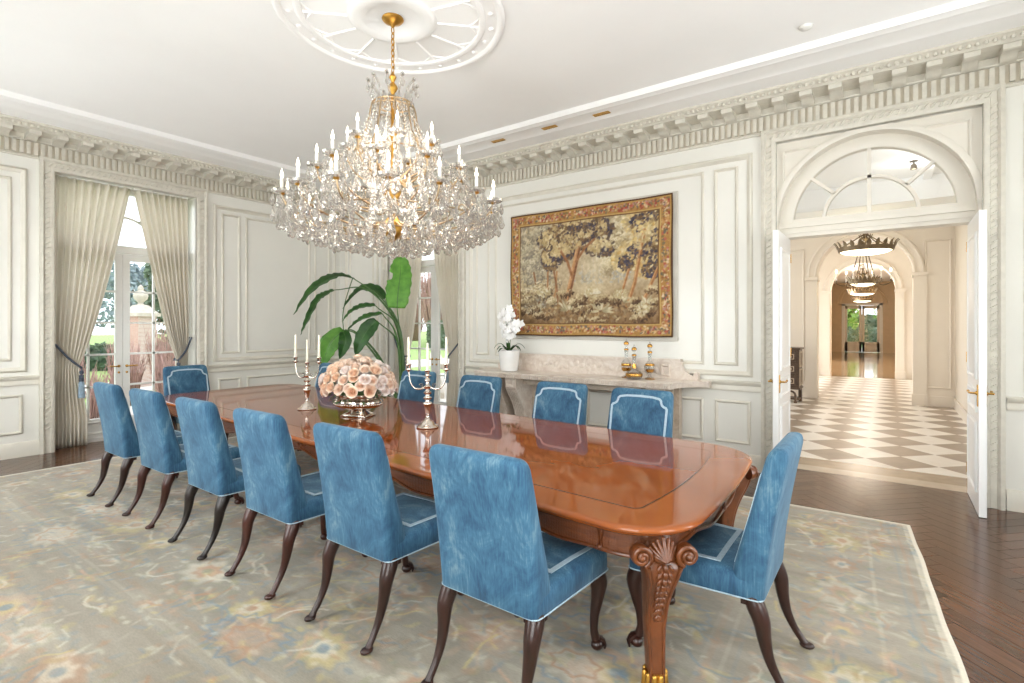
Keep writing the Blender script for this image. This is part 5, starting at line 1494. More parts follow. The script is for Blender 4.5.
# ceiling fittings
for x, lab in ((-4.17,'brass slot vent in the ceiling band, leftmost of three'),(-3.38,'brass slot vent in the ceiling band, middle of three'),(-2.68,'brass slot vent in the ceiling band, rightmost of three')):
    t = empty('ceiling_vent', (x, 5.455, 4.0315), 0, lab, 'vent', 'brass slot vents in the ceiling')
    m = MB(); m.frame(-.10, .10, -.034, .034, lambda u, v, w: (u, v, -w), [(0,0),(0,.006),(.008,.006),(.012,-.0)]); m.build('rim', M['brass'], t, smooth=False)
    m = MB(); m.box(-.092, .092, -.028, .028, -.0015, -.0005)
    for k in range(4): m.box(-.088+k*.046, -.050+k*.046, -.02, .02, -.004, -.001)
    m.build('grille', M['gold'], t, smooth=False)
m = MB(); m.lathe([(.05,0),(.05,-.012),(.042,-.022),(.012,-.026),(.002,-.026)], (-.567, 4.97, 4.0995), 24); m.lathe([(.052,0),(.056,-.003),(.052,-.006)], (-.567, 4.97, 4.0995), 24)
tag(m.build('smoke_detector', M['white'], None, ang=50), 'small round white smoke detector on the ceiling near the doorway', 'smoke detector')
# ------------------------------------------------------------------ crystal chandelier
t = empty('chandelier', (CX, CY, 0), 0, 'large crystal chandelier with lit candle bulbs hanging over the dining table', 'chandelier')
m = MB(); m.lathe([(.002,4.100),(.085,4.100),(.088,4.09),(.075,4.075),(.05,4.06),(.02,4.045),(.012,4.03),(.004,4.025)], seg=32); m.build('canopy', M['gold'], t, ang=50)
m = MB()
z = 4.03; k = 0
while z > 3.66:
    pts = []
    for q in range(14):
        a = 2*PI*q/14; u = .013*math.cos(a); w = .030*math.sin(a); pts.append((u if k % 2 else 0, 0 if k % 2 else u, z-.028+w))
    m.tube(pts, .0045, 6, loop=True); z -= .046; k += 1
m.build('chain', M['gold'], t, ang=180)
m = MB(); m.lathe([(.004,3.66),(.02,3.64),(.03,3.62),(.02,3.60),(.012,3.58),(.035,3.55),(.042,3.53),(.03,3.51),(.014,3.49),(.02,3.42),(.014,3.38),(.012,3.2),(.03,3.16),(.05,3.12),(.03,3.08),(.014,3.04),(.016,2.8),(.04,2.76),(.065,2.72),(.07,2.66),(.04,2.6),(.03,2.5),(.06,2.45),(.09,2.40),(.07,2.34),(.03,2.30),(.012,2.28),(.002,2.27)], seg=20); m.build('stem', M['gold'], t, ang=50)
def ringz(m, r, z, w=.007, n=40): m.tube([(r*math.cos(2*PI*q/n), r*math.sin(2*PI*q/n), z) for q in range(n)], w, 6, loop=True)
for R_, z_, w_ in ((.155,3.40,.007),(.165,3.365,.005),(.30,2.99,.006),(.46,2.52,.005),(.70,2.46,.005),(.30,2.36,.005)):
    m = MB(); ringz(m, R_, z_, w_); m.build('frame_ring', M['champagne'], t, ang=180)
for q in range(10):
    a = 2*PI*q/10; c, s = math.cos(a), math.sin(a)
    m = MB(); P = smoothpath([(.02,3.47),(.09,3.40),(.155,3.40),(.185,3.33),(.20,3.24),(.235,3.12),(.30,2.99),(.26,2.88),(.12,2.80),(.05,2.76)], 4) if False else smoothpath([(r*c, r*s, z) for r, z in ((.02,3.47),(.09,3.405),(.155,3.40),(.185,3.33),(.20,3.24),(.235,3.12),(.30,2.99),(.26,2.88),(.12,2.80),(.05,2.76))], 4)
    m.tube(P, .0065, 6); m.build('cage_rib', M['champagne'], t, ang=180)
    m = MB(); a += .3; c, s = math.cos(a), math.sin(a)
    P = smoothpath([(r*c, r*s, z) for r, z in ((.10,3.40),(.12,3.47),(.15,3.535),(.195,3.575))], 5); m.tube(P, [.010]*len(P), 6); m.sph(P[-1], .017, 8, 6); m.build('crown_prong', M['crystal'], t, ang=180)
# faceted pendant
def drop_mesh(m, p, L, W, M3=None):
    p = Vector(p); n = 6
    prof = [(.10,-.0),(.42,-.20),(.92,-.52),(1.0,-.68),(.72,-.88),(.25,-.98)]
    rings = [[(r*W*math.cos(2*PI*(k+.5*(i % 2))/n), r*W*.62*math.sin(2*PI*(k+.5*(i % 2))/n), z*L) for k in range(n)] for i, (r, z) in enumerate(prof)]
    o = len(m.v); m.loft(rings)
    for i in range(o, len(m.v)):
        v = Vector(m.v[i]); v = M3 @ v if M3 is not None else v; m.v[i] = tuple(v+p)
    m.sph(p+Vector((0,0,.012)), .009, 6, 4)
drops = []                                     # (position, length, width)
arms = []
def tier(n, R, ze, path, ph, ndrop, cl):
    m = MB(); P = smoothpath([(r, 0, z) for r, z in path], 6); m.tube(P, lerpl([.008,.0075,.007,.0065,.0065], len(P)), 7)
    q = path[len(path)//2]; m.tube([(q[0]+.035*math.cos(a*.5)*(1-a/15), 0, q[1]+.045+.035*math.sin(a*.5)*(1-a/15)) for a in range(13)], .005, 5)
    base = m.build('arm', M['champagne'], t, ang=180)
    m = MB(); m.lathe([(.004,ze-.012),(.016,ze-.010),(.022,ze),(.014,ze+.010),(.010,ze+.022)], (R,0,0), 12); gc = m.build('cup', M['gold'], base, ang=60)
    m = MB(); N = 10; rings = []
    for r, z in ((.012,0),(.04,-.004),(.062,.008),(.070,.026),(.064,.012),(.04,.002),(.012,.005)):
        rings.append([(R+r*(1+.08*(k % 2))*math.cos(2*PI*k/20), r*(1+.08*(k % 2))*math.sin(2*PI*k/20), ze+z) for k in range(20)])
    m.loft(rings); bb = m.build('bobeche', M['crystal'], base, ang=20)
    m = MB(); m.lathe([(.004,ze+.01),(.0125,ze+.012),(.0125,ze+cl),(.010,ze+cl+.004),(.004,ze+cl+.005)], (R,0,0), 12); cd = m.build('candle', M['porcelain'], base, ang=60)
    m = MB(); m.lathe([(.003,ze+cl+.005),(.009,ze+cl+.015),(.0115,ze+cl+.028),(.008,ze+cl+.048),(.003,ze+cl+.066),(.0008,ze+cl+.078)], (R,0,0), 10); bl = m.build('bulb', M['bulb'], base, ang=180); bl['label'] = 'glowing flame bulb'
    for k in range(n):
        a = 2*PI*(k+ph)/n
        o = base if k == 0 else copy_tree(base, t)
        o.rotation_euler = (0,0,a)
        for d in range(ndrop):
            b = 2*PI*d/ndrop; rx, ry = R+.064*math.cos(b), .064*math.sin(b)
            drops.append(((rx*math.cos(a)-ry*math.sin(a), rx*math.sin(a)+ry*math.cos(a), ze-.002), .095, .028))
            drops.append(((rx*math.cos(a)-ry*math.sin(a), rx*math.sin(a)+ry*math.cos(a), ze-.105), .11, .033)) if d % 2 == 0 else None
        for f in (.45, .7):
            q = P[int(f*(len(P)-1))]; drops.append(((q.x*math.cos(a), q.x*math.sin(a), q.z-.012), .115, .032))
tier(15, .83, 2.575, [(.06,2.44),(.25,2.36),(.50,2.38),(.69,2.43),(.79,2.49),(.83,2.57)], .2, 5, .105)
tier(10, .58, 2.83, [(.05,2.60),(.18,2.54),(.36,2.58),(.49,2.66),(.56,2.74),(.58,2.825)], .55, 5, .105)
tier(7, .36, 3.03, [(.05,2.78),(.14,2.74),(.26,2.80),(.33,2.88),(.355,2.95),(.36,3.025)], .3, 4, .105)
rr = random.Random(31)
for R, n, z, L in ((.83,36,2.47,.12),(.78,34,2.42,.12),(.69,32,2.39,.12),(.60,30,2.365,.12),(.50,26,2.35,.12),(.41,20,2.33,.11),(.30,16,2.315,.11),(.20,11,2.30,.11),(.11,7,2.285,.10),(.76,26,2.52,.10),(.62,22,2.50,.10)):
    for k in range(n):
        a = 2*PI*(k+rr.random()*.4)/n; drops.append(((R*math.cos(a), R*math.sin(a), z+rr.uniform(-.025,.02)), L*rr.uniform(.85,1.15), .035))
for k in range(20): a = 2*PI*k/20; drops.append(((.165*math.cos(a), .165*math.sin(a), 3.39), .095, .025)); drops.append(((.30*math.cos(a), .30*math.sin(a), 2.985), .11, .03))
for k in range(10): a = 2*PI*k/10+.3; drops.append(((.195*math.cos(a), .195*math.sin(a), 3.56), .085, .024)); drops.append(((.225*math.cos(a+.3), .225*math.sin(a+.3), 3.18), .10, .026))
for k in range(14): a = 2*PI*k/14; drops.append(((.70*math.cos(a), .70*math.sin(a), 2.60), .12, .033)); drops.append(((.46*math.cos(a), .46*math.sin(a), 2.68), .12, .033)); drops.append(((.46*math.cos(a+.2), .46*math.sin(a+.2), 2.80), .11, .032)); drops.append(((.24*math.cos(a), .24*math.sin(a), 2.90), .11, .03)); drops.append(((.33*math.cos(a+.1), .33*math.sin(a+.1), 2.74), .11, .032)); drops.append(((.27*math.cos(a+.25), .27*math.sin(a+.25), 3.08), .10, .027)); drops.append(((.20*math.cos(a), .20*math.sin(a), 3.24), .095, .026))
drops.sort(key=lambda d: (d[0][0]+CX)**2+(d[0][1]+CY)**2)
dm = MB(); drop_mesh(dm, (0,0,0), 1, 1); proto = None
unit = {}
for p, L, W in drops[:100]:
    key = (round(L, 2), round(W, 3))
    if key not in unit:
        mm = MB(); drop_mesh(mm, (0,0,0), key[0], key[1]); o = mm.build('crystal_pendant', M['crystal'], t, smooth=False); unit[key] = o.data
    else:
        o = bpy.data.objects.new('crystal_pendant', unit[key]); COL.objects.link(o); o.parent = t
    o.location = p; o.rotation_euler = (0,0,rr.random()*6.28)
mm = MB()
for p, L, W in drops[100:]: drop_mesh(mm, p, L, W, Matrix.Rotation(rr.random()*6.28, 3, 'Z'))
tag(mm.build('crystal_pendants', M['crystal'], t, smooth=False), kind='stuff')
mm = MB()
def strand(a, b, sag, n):
    a = Vector(a); b = Vector(b)
    for k in range(n+1):
        f = k/n; p = a.lerp(b, f)-Vector((0,0,sag*4*f*(1-f))); mm.sph(p, .0085, 6, 4)
for k in range(15):
    a = 2*PI*(k+.2)/15; b = 2*PI*(k+1.2)/15
    strand((.83*math.cos(a), .83*math.sin(a), 2.57), (.83*math.cos(b), .83*math.sin(b), 2.57), .08, 14)
    strand((.83*math.cos(a), .83*math.sin(a), 2.57), (.58*math.cos(a), .58*math.sin(a), 2.82), .06, 16)
for k in range(10):
    a = 2*PI*(k+.55)/10; b = 2*PI*(k+1.55)/10
    strand((.58*math.cos(a), .58*math.sin(a), 2.825), (.58*math.cos(b), .58*math.sin(b), 2.825), .08, 12)
    strand((.58*math.cos(a), .58*math.sin(a), 2.825), (.20*math.cos(a), .20*math.sin(a), 3.26), .07, 20)
    strand((.165*math.cos(a), .165*math.sin(a), 3.38), (.30*math.cos(a), .30*math.sin(a), 3.0), .03, 16)
    strand((.165*math.cos(a), .165*math.sin(a), 3.39), (.165*math.cos(b), .165*math.sin(b), 3.39), .04, 7)
tag(mm.build('bead_strands', M['crystal'], t, ang=30), kind='stuff')
mm = MB(); mm.sph((0,0,2.205), .045, 14, 10); mm.build('finial_ball', M['crystal'], t, ang=30)
# ------------------------------------------------------------------ things in the hall and gallery
def hall_lamp(y, x, z, R, label, candles):
    HZ = 3.75 if y < 13 else 4.15
    t = empty('crown_chandelier', (x, y, 0), 0, label, 'chandelier', 'crown chandeliers along the hall')
    m = MB(); rings = []
    for r, dz in ((R-.012,-.03),(R+.004,-.03),(R+.018,.0),(R+.03,.05),(R+.022,.05),(R+.006,.0),(R-.012,-.02)):
        rings.append([(r*math.cos(2*PI*k/40), r*math.sin(2*PI*k/40), z+dz) for k in range(40)])
    m.loft(rings, loop=True); m.build('ring', M['bronze'], t, ang=40)
    m = MB(); n = 22
    for k in range(n):
        a = 2*PI*k/n; c = Vector((math.cos(a), math.sin(a), 0)); s = Vector((-c.y, c.x, 0)); b = Vector((0,0,z+.05))+c*(R+.025); rows = []
        for f, wd, o in ((0,.030,0),(.35,.042,.012),(.7,.030,.03),(1,.006,.06)):
            p = b+Vector((0,0,.11*f))+c*o; rows.append([p-s*wd, p+c*.012, p+s*wd, p-c*.004])
        m.loft(rows)
    m.build('leaf_crown', M['bronze'], t, ang=50)
    m = MB(); m.lathe([(R-.02,z-.028),(R*.8,z-.06),(R*.5,z-.085),(.04,z-.10),(.004,z-.102),(.004,z-.096),(R*.5,z-.078),(R*.8,z-.052),(R-.03,z-.02)], seg=36); m.build('glass_bowl', M['hallbulb'], t, ang=50)
    for k in range(6):
        a = 2*PI*k/6+.4; m = MB(); m.sph((R*.62*math.cos(a), R*.62*math.sin(a), z+.01), (.035,.035,.05), 8, 6); m.build('bulb', M['hallbulb'], t)
    for k in range(4):
        a = 2*PI*k/4+.5; m = MB(); m.tube([((R+.01)*math.cos(a), (R+.01)*math.sin(a), z+.04), (.05*math.cos(a), .05*math.sin(a), HZ-.4)], .011, 6); m.build('chain', M['bronze'], t, ang=180)
    m = MB(); m.lathe([(.004,HZ-.001),(.09,HZ-.001),(.09,HZ-.02),(.03,HZ-.05),(.012,HZ-.09),(.012,HZ-.35),(.05,HZ-.38),(.05,HZ-.42),(.004,HZ-.43)], seg=20); m.build('canopy', M['bronze'], t, ang=50)
    m = MB(); m.lathe([(.004,z+.28),(.02,z+.27),(.05,z+.22),(.03,z+.18),(.012,z+.16),(.012,z-.09)], seg=12); m.tube([(0,0,max(z+.29, HZ-.43)),(0,0,z+.28)], .008, 6)
    for k in range(8):
        a = 2*PI*k/8; m.tube([(.03*math.cos(a),.03*math.sin(a),z+.2),(.09*math.cos(a),.09*math.sin(a),z+.24),(.11*math.cos(a),.11*math.sin(a),z+.30)], .008, 5)
    m.build('centre_stem', M['bronze'], t, ang=50)
    for k in range(candles):
        a = 2*PI*k/candles+.2; c = math.cos(a); s = math.sin(a); q = R+.30
        m = MB(); m.tube(smoothpath([(R*c,R*s,z),((R+.14)*c,(R+.14)*s,z-.07),(q*c,q*s,z+.0),(q*c,q*s,z+.08)], 5), .011, 6); o = m.build('arm', M['bronze'], t, ang=180)
        m = MB(); m.lathe([(.03,z+.08),(.012,z+.09),(.014,z+.26),(.004,z+.262)], (q*c,q*s,0), 10); m.build('candle', M['porcelain'], o)
        m = MB(); m.sph((q*c,q*s,z+.32), (.03,.03,.055), 8, 6); m.build('bulb', M['hallbulb'], o)
hall_lamp(12.2, -.38, 3.06, .44, 'nearest leafy crown chandelier hanging just beyond the doorway', 0)
hall_lamp(16.5, -.57, 2.72, .30, 'second crown chandelier in the hall, ringed with candle bulbs', 6)
hall_lamp(22.0, -.79, 2.74, .38, 'third crown chandelier in the hall, in the tan gallery', 0)
hall_lamp(28.0, -1.0, 2.72, .36, 'farthest crown chandelier, in front of the glazed end door', 0)
M['inlay'] = simple('pale_bone_inlay', rgb(188,172,152), .5, .12, 30); M['chest'] = wood('dark_inlaid_chest_wood', rgb(66,50,40), rgb(104,84,68), .4, (8,8,8))
t = empty('inlaid_cabinet', (-1.95, 12.36, 0), 0, 'dark inlaid cabinet standing in the hall just past the left door', 'cabinet')
m = MB(); m.box(-.43,.44,-.23,.25,.30,1.10); m.box(-.46,.47,-.26,.27,1.10,1.14); m.box(-.45,.46,-.25,.26,.28,.32); m.build('body', M['chest'], t, bevel=.006)
ff = lambda u, v, w: (u, -.23-w, v)
for r_ in range(3):
    for c_ in range(3):
        u0 = -.41+c_*.28; z0 = .34+r_*.25
        m = MB(); m.prism([(u0,z0),(u0+.26,z0),(u0+.26,z0+.23),(u0,z0+.23)], ff, 0, .012); m.frame(u0+.02,u0+.24,z0+.02,z0+.21, lambda u, v, w: ff(u, v, w+.012), SML); d = m.build('drawer', M['chest'], t, ang=40)
        m = MB(); m.frame(u0+.06,u0+.20,z0+.06,z0+.17, lambda u, v, w: ff(u, v, w+.012), [(0,0),(0,.006),(.014,.006),(.014,0)]); m.sph(ff(u0+.13, z0+.115, .02), (.03,.012,.03), 10, 6); m.build('inlay', M['inlay'], d)
for c_ in range(3):
    m = MB(); u = -.29+c_*.285
    archivolt(m, u, .075, .15, -.20, [(0,0),(0,.03),(.035,.03),(.035,0)], 12)
    for s in (-1, 1): m.box(u+s*.092-.02, u+s*.092+.02, -.23, -.18, 0, .16); m.box(u+s*.092-.028, u+s*.092+.028, -.24, -.17, 0, .03)
    m.build('arched_leg', M['chest'], t, ang=40)
m = MB(); m.box(-.43,-.37,.15,.25,0,.3); m.box(.38,.44,.15,.25,0,.3); m.box(-.42,.43,-.15,.2,.06,.09); m.build('stretcher_base', M['chest'], t, smooth=False)
gR = lambda u, v, w: (.44+w, u, v)
m = MB(); m.frame(-.18,.2,.36,.70, gR, SML); m.frame(-.18,.2,.74,1.06, gR, SML); m.build('side_panel', M['inlay'], t)
# track spotlights on the hall ceiling, seen through the fanlight
for i, (x, y) in enumerate(((.35,9.2),(.30,10.2))):
    t = empty('ceiling_spotlight', (x, y, 0), 0, ('nearer' if i == 0 else 'farther')+' small lit ceiling spotlight seen through the fanlight', 'spotlight', 'hall spotlights')
    m = MB(); m.lathe([(.004,4.149),(.05,4.149),(.05,4.135),(.012,4.13),(.012,4.10)], seg=14); m.build('mount', M['bronze'], t)
    m = MB(); m.lathe([(.02,4.10),(.035,4.095),(.045,4.02),(.04,4.02),(.03,4.07)], seg=14); hd = m.build('head', M['bronze'], t)
    m = MB(); m.lathe([(.002,4.035),(.036,4.035),(.036,4.03),(.002,4.028)], seg=14); m.build('lamp', M['hallbulb'], hd)
# ------------------------------------------------------------------ garden outside the glazed doors
m = MB(); m.box(-120, -9.06, -40, 120, -.40, -.16); m.box(-9.06, -5.2, 6.66, 120, -.40, -.16); m.box(-5.2, 20, 38, 120, -.40, -.16)
tag(m.build('lawn', M['grass'], None, smooth=False), kind='structure')
m = MB(); m.box(-12.6, -9.04, -2, 14.5, -.17, -.05); m.box(-9.04, -5.2, 6.62, 14.5, -.17, -.05); struct(m.build('terrace_path', M['gravel'], None, smooth=False))
m = MB(); m.box(-19.5, -16.2, -4, 30, -.165, -.15); struct(m.build('garden_path', M['gravel'], None, smooth=False))
m = MB(); m.box(-2.6, 0, 37.62, 46, -.16, -.03); struct(m.build('entrance_path', M['gravel'], None, smooth=False))
def crown_mesh(name, mt, seed, n, sz, shape):
    r = random.Random(seed); m = MB()
    blobs = [(Vector((r.uniform(-.55,.55), r.uniform(-.55,.55), r.uniform(-.6,.7))), r.uniform(.35,.6)) for _ in range(9)]
    for k in range(n):
        c, br = r.choice(blobs); d = Vector((r.gauss(0,1), r.gauss(0,1), r.gauss(0,1))).normalized()
        p = c+d*br*r.uniform(.7,1.0); p = Vector((p.x*shape[0], p.y*shape[0], (p.z+1.2)*shape[1]+shape[2]))
        a = Vector((r.gauss(0,1), r.gauss(0,1), r.gauss(0,1))).normalized()*sz*r.uniform(.6,1.3); b = a.cross(d).normalized()*sz*.6
        m.add([p-a, p+b, p+a, p-b], [(0,1,2,3)])
    return m.build(name, mt, None, ang=180, norm=False)
def trunk_mesh(m, r, h, rad, nb, L):
    m.tube(smoothpath([(0,0,-.02),(.03,.02,h*.35),(-.02,.05,h*.7),(.02,0,h)], 3), lerpl([rad*1.3,rad,rad*.8,rad*.5], 10), 8)
    for k in range(nb):
        a = r.random()*6.28; z = h*r.uniform(.4,.95); p = [(0,0,z)]
        for q in range(1, 4): p.append((L*q/3*math.cos(a)+r.uniform(-.1,.1)*L, L*q/3*math.sin(a)+r.uniform(-.1,.1)*L, z+L*.33*q*r.uniform(.6,1.3)))
        m.tube(p, [rad*.4,rad*.25,rad*.15,rad*.06], 5)
def tree(x, y, h, w, mt, seed, label, group):
    r = random.Random(seed); t = empty('tree', (x, y, -.16), r.random()*6.28, label, 'tree', group)
    m = MB(); trunk_mesh(m, r, h*.55, .05*h*.5, 7, w*.8); m.build('trunk', M['bark'], t, ang=180)
    o = crown_mesh('crown', mt, seed, 1500, .022*h+.06, (w, h*.36, h*.12)); o.parent = t
GT = 'trees at the end of the lawn'
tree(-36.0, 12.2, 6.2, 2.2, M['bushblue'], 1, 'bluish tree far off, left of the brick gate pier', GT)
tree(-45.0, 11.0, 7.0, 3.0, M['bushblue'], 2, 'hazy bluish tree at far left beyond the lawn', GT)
tree(-27.8, 10.6, 5.2, 1.7, M['bushgreen'], 3, 'dark evergreen tree just right of the brick gate pier', GT)
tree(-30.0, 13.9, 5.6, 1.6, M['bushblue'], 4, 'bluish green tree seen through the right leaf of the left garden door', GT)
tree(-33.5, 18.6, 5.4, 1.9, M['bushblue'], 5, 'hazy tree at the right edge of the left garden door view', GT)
def bare(name, x, y, h, w, n, seed, label, cat, group):
    r = random.Random(seed); m = MB()
    for k in range(n):
        a = r.random()*6.28; rad = w*math.sqrt(r.random()); b = (rad*.35*math.cos(a), rad*.35*math.sin(a), -.01); top = Vector((rad*math.cos(a), rad*math.sin(a), h*r.uniform(.55,1.05)))
        mid = Vector(b).lerp(top, .55)+Vector((r.uniform(-.1,.1)*w, r.uniform(-.1,.1)*w, 0)); m.tube([b, mid, top], [.011*h+.003,.007*h+.002,.003], 3)
        for q in range(3):
            c = mid.lerp(top, r.random()*.7); e = c+Vector((r.uniform(-.28,.28)*w, r.uniform(-.28,.28)*w, r.uniform(.05,.3)*h)); m.tube([c, e], [.005*h+.002,.002], 3)
    o = m.build(name, M['twig'], None, ang=180, loc=(x, y, -.16)); return tag(o, label, cat, group)
BS = 'bare reddish shrubs by the terrace'
for i, (x, y, h, w, lab) in enumerate([(-13.5,3.3,1.5,.42,'bare reddish shrub behind the door handles of the left garden door'),(-14.0,5.3,1.7,.5,'bare reddish shrub in the right leaf of the left garden door'),(-11.6,3.15,1.0,.42,'low bare shrub just outside the left leaf of the left garden door'),
     (-15.3,6.6,1.8,.5,'bare reddish shrub right of the brick gate pier'),(-13.3,4.25,1.45,.42,'bare reddish shrub in front of the brick gate pier'),(-12.4,4.75,1.25,.42,'bare reddish shrub low behind the left end chair')]):
    bare('bare_shrub', x, y, h, w, 85, 40+i, lab, 'shrub', BS)
bare('bare_tree', -37.0, 38.6, 8.0, 2.4, 200, 60, 'pinkish bare tree seen through the back garden door', 'tree', 'bare trees beyond the back lawn')
bare('bare_tree', -45.0, 42.0, 7.0, 2.6, 200, 61, 'pinkish bare tree half hidden by the back left curtain', 'tree', 'bare trees beyond the back lawn')
bare('bare_tree', -31.0, 40.0, 6.5, 2.2, 200, 62, 'pinkish bare tree at the right edge of the back garden door', 'tree', 'bare trees beyond the back lawn')
def hedge(x, y, L, rz, h, mt, seed, label):
    r = random.Random(seed); m = MB()
    for k in range(1800):
        s = r.choice((0,1,2)); u = r.uniform(-L/2, L/2)
        p = Vector((u, (-.5 if s == 0 else .5 if s == 1 else r.uniform(-.5,.5))+r.uniform(-.08,.08), (h if s == 2 else r.uniform(0,h))+r.uniform(-.08,.08)))
        a = Vector((r.gauss(0,1), r.gauss(0,1), r.gauss(0,1))).normalized()*.22; b = a.cross(Vector((r.gauss(0,1), r.gauss(0,1), 1))).normalized()*.12
        m.add([p-a, p+b, p+a, p-b], [(0,1,2,3)])
    m.box(-L/2+.1, L/2-.1, -.42, .42, 0, h-.08)
    o = m.build('hedge', mt, None, ang=180, norm=False, loc=(x, y, -.16), rot=(0,0,rz)); return tag(o, label, 'hedge')
hedge(-31.0, 31.8, 13, math.radians(-45), 1.95, M['bushgreen'], 71, 'clipped dark hedge across the lawn behind the back garden door')
hedge(-25.0, 7.6, 12, math.radians(70), .9, M['bushgreen'], 72, 'low hedge beyond the lawn in the left garden door view')
# brick pier with stone cap and finial
t = empty('gate_pier', (-17.6, 5.95, -.16), math.radians(18), 'brick gate pier with stone cap and finial beyond the left garden door', 'pier')
m = MB(); m.box(-.27,.27,-.27,.27,0,2.02); m.build('brick_shaft', M['brick'], t, smooth=False)
m = MB(); m.box(-.35,.35,-.35,.35,2.02,2.12); m.loft([[(p[0]*s,p[1]*s,z) for p in rrect(.32,.32,.03,3)] for s, z in ((1.02,2.12),(.8,2.2),(.45,2.34),(.3,2.36))]); m.build('stone_cap', M['stone'], t, ang=40)
m = MB(); m.lathe([(.10,2.36),(.06,2.40),(.08,2.44),(.16,2.52),(.19,2.62),(.15,2.72),(.06,2.78),(.08,2.82),(.05,2.90),(.005,2.94)], seg=18); m.build('finial', M['stone'], t, ang=60)
# stone balustrade on the back terrace
t = empty('stone_balustrade', (-10.1, 10.4, -.05), math.radians(-45), 'low stone balustrade on the terrace outside the back garden door', 'balustrade')
m = MB(); m.box(-2.6,2.6,-.16,.16,.66,.78); m.build('coping', M['stone'], t, bevel=.02)
m = MB(); m.box(-2.6,2.6,-.14,.14,0,.14); m.build('plinth', M['stone'], t, bevel=.01)
pr = [(.06,.14),(.05,.18),(.04,.22),(.085,.34),(.08,.40),(.04,.52),(.035,.58),(.06,.62),(.06,.66)]
for k in range(14):
    m = MB(); m.lathe(pr, (-2.4+k*.37, 0, 0), 12); m.build('baluster', M['stone'], t, ang=60)
# shrubs beyond the far end door
for i, (x, y, w, h, mt, lab) in enumerate([(-2.95,46,.75,1.7,'bushgreen','dark green bush left of the path beyond the far end door'),(-.65,46.5,.75,1.7,'bushgreen','dark green bush right of the path beyond the far end door'),(-2.75,43.2,.42,.9,'bushlime','bright green bush left of the path beyond the far end door'),(-.72,43.4,.42,.9,'bushlime','bright green bush right of the path beyond the far end door')]):
    o = crown_mesh('bush', M[mt], 80+i, 900, .10, (w, h*.45, 0)); o.location = (x, y, -.36); tag(o, lab, 'bush', 'bushes by the entrance path')
tree(-3.1, 52, 7.0, 1.1, M['bushlime'], 90, 'spring green tree beyond the far end door on the left', 'trees by the entrance path')
tree(-.2, 53, 7.4, 1.2, M['bushlime'], 91, 'spring green tree beyond the far end door on the right', 'trees by the entrance path')
hedge(-2.0, 58.0, 12, 0, 2.6, M['bushgreen'], 95, 'tall hedge far beyond the glazed end door')
# ------------------------------------------------------------------ light, camera, view
w = bpy.data.worlds.new('sky'); SC.world = w; w.use_nodes = True
nt = w.node_tree; bg = nt.nodes['Background']
tc = nt.nodes.new('ShaderNodeTexCoord'); mp = nt.nodes.new('ShaderNodeMapping'); ns = nt.nodes.new('ShaderNodeTexNoise'); rp = nt.nodes.new('ShaderNodeValToRGB')
ns.inputs['Scale'].default_value = 2.5; ns.inputs['Detail'].default_value = 4
nt.links.new(tc.outputs['Generated'], ns.inputs['Vector']); nt.links.new(ns.outputs['Fac'], rp.inputs['Fac'])
rp.color_ramp.elements[0].position = .35; rp.color_ramp.elements[0].color = (.80,.88,.97,1)
rp.color_ramp.elements[1].position = .62; rp.color_ramp.elements[1].color = (.97,.98,1,1)
nt.links.new(rp.outputs['Color'], bg.inputs['Color']); bg.inputs['Strength'].default_value = WORLD
def area(name, loc, rot, sx, sy, power, col=(1,1,1), portal=False):
    l = bpy.data.lights.new(name, 'AREA'); l.shape = 'RECTANGLE'; l.size = sx; l.size_y = sy; l.energy = power; l.color = col
    if portal: l.cycles.is_portal = True
    o = bpy.data.objects.new(name, l); COL.objects.link(o); o.location = loc; o.rotation_euler = rot; return o
for a, b in NW: area('window_daylight', ((a+b)/2, YN-.35, 1.9), (-PI/2,0,0), b-a, 2.8, P_NEAR, (1,.995,.98)).rotation_euler = (PI/2,0,0)  # added fill light outside the unseen near-wall windows
for a, b in RW: area('window_daylight', (XR+.35, (a+b)/2, 1.9), (0,PI/2,0), 2.8, b-a, P_RIGHT, (1,.995,.98))  # same added fill from the right, outside the frame
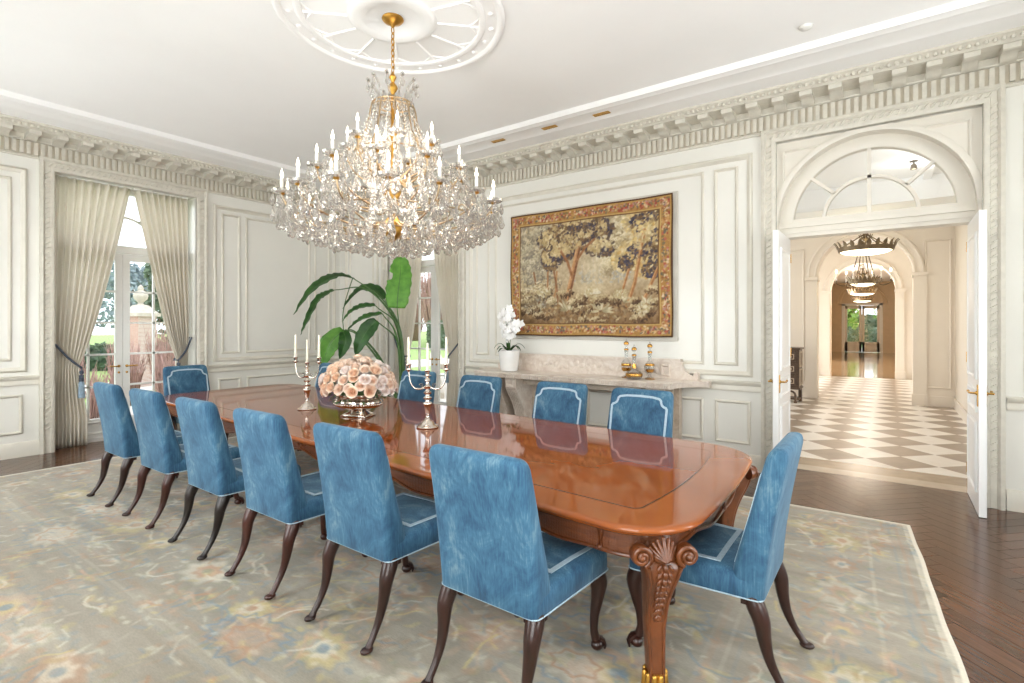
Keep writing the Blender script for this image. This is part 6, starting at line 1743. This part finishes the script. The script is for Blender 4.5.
#area('garden_portal', (-9.06, (FD[0]+FD[1])/2, 1.8), (0,-PI/2,0), 3.5, 1.65, 1, portal=True)
#area('garden_portal', ((W2[0]+W2[1])/2, 6.64, 1.8), (-PI/2,0,0), 1.65, 3.5, 1, portal=True)
for a, b in HWIN: area('hall_daylight', (HX0-.35, (a+b)/2, 1.8), (0,-PI/2,0), 3.3, b-a, P_HALL, (.97,.99,1))  # hall brightened by added area lights at unseen openings
for a, b in [(14.6, 16.2), (17, 18.6)]: area('hall_daylight', (-3.05, (a+b)/2, 1.7), (0,-PI/2,0), 3.2, b-a, P_HALL2, (1,1,1))  # more added fill for the inner hall, source out of view
for a, b in [(21, 22.5), (25, 27)]: area('gallery_daylight', (-3.45, (a+b)/2, 1.7), (0,-PI/2,0), 3.2, b-a, P_GAL, (1,.95,.88))  # added fill brightening the gallery from unseen side openings
def pt(name, loc, power, col, r=.08):
    l = bpy.data.lights.new(name, 'POINT'); l.energy = power; l.color = col; l.shadow_soft_size = r
    o = bpy.data.objects.new(name, l); COL.objects.link(o); o.location = loc
cam = bpy.data.cameras.new('camera'); co = bpy.data.objects.new('camera', cam); COL.objects.link(co)
co.location = (0, 0, 1.6); co.rotation_euler = (PI/2, 0, math.radians(35.9))
cam.sensor_width = 36; cam.lens = 522/1024*36; cam.shift_y = -(341.5-325.5)/1024; cam.clip_start = .05; cam.clip_end = 300
SC.camera = co
SC.view_settings.view_transform = 'Standard'; SC.view_settings.look = 'None'; SC.view_settings.gamma = 1; SC.view_settings.use_curve_mapping = False
SC.view_settings.exposure = EXPO
SC.cycles.use_denoising = True
SC.cycles.max_bounces = 10; SC.cycles.diffuse_bounces = 5; SC.cycles.glossy_bounces = 4; SC.cycles.transmission_bounces = 6; SC.cycles.transparent_max_bounces = 24
SC.cycles.caustics_reflective = False; SC.cycles.caustics_refractive = False
SC.cycles.sample_clamp_indirect = 6
for z_, e_ in ((2.62, P_CH), (3.0, P_CH*.6)): pt('candle_glow', (CX, CY, z_), e_, (1,.9,.76), .25)
for x_, y_ in ((-.79, 22), (-1.0, 28), (-1.2, 33)): pt('lamp_glow', (x_, y_, 2.95), P_LAMP, (1,.9,.78), .5)  # third point is added gallery fill; no lamp hangs there
for x_, y_ in ((.35, 9.2), (.30, 10.2)): pt('spotlight_glow', (x_, y_, 3.85), 9, (.95,.98,1), .06)
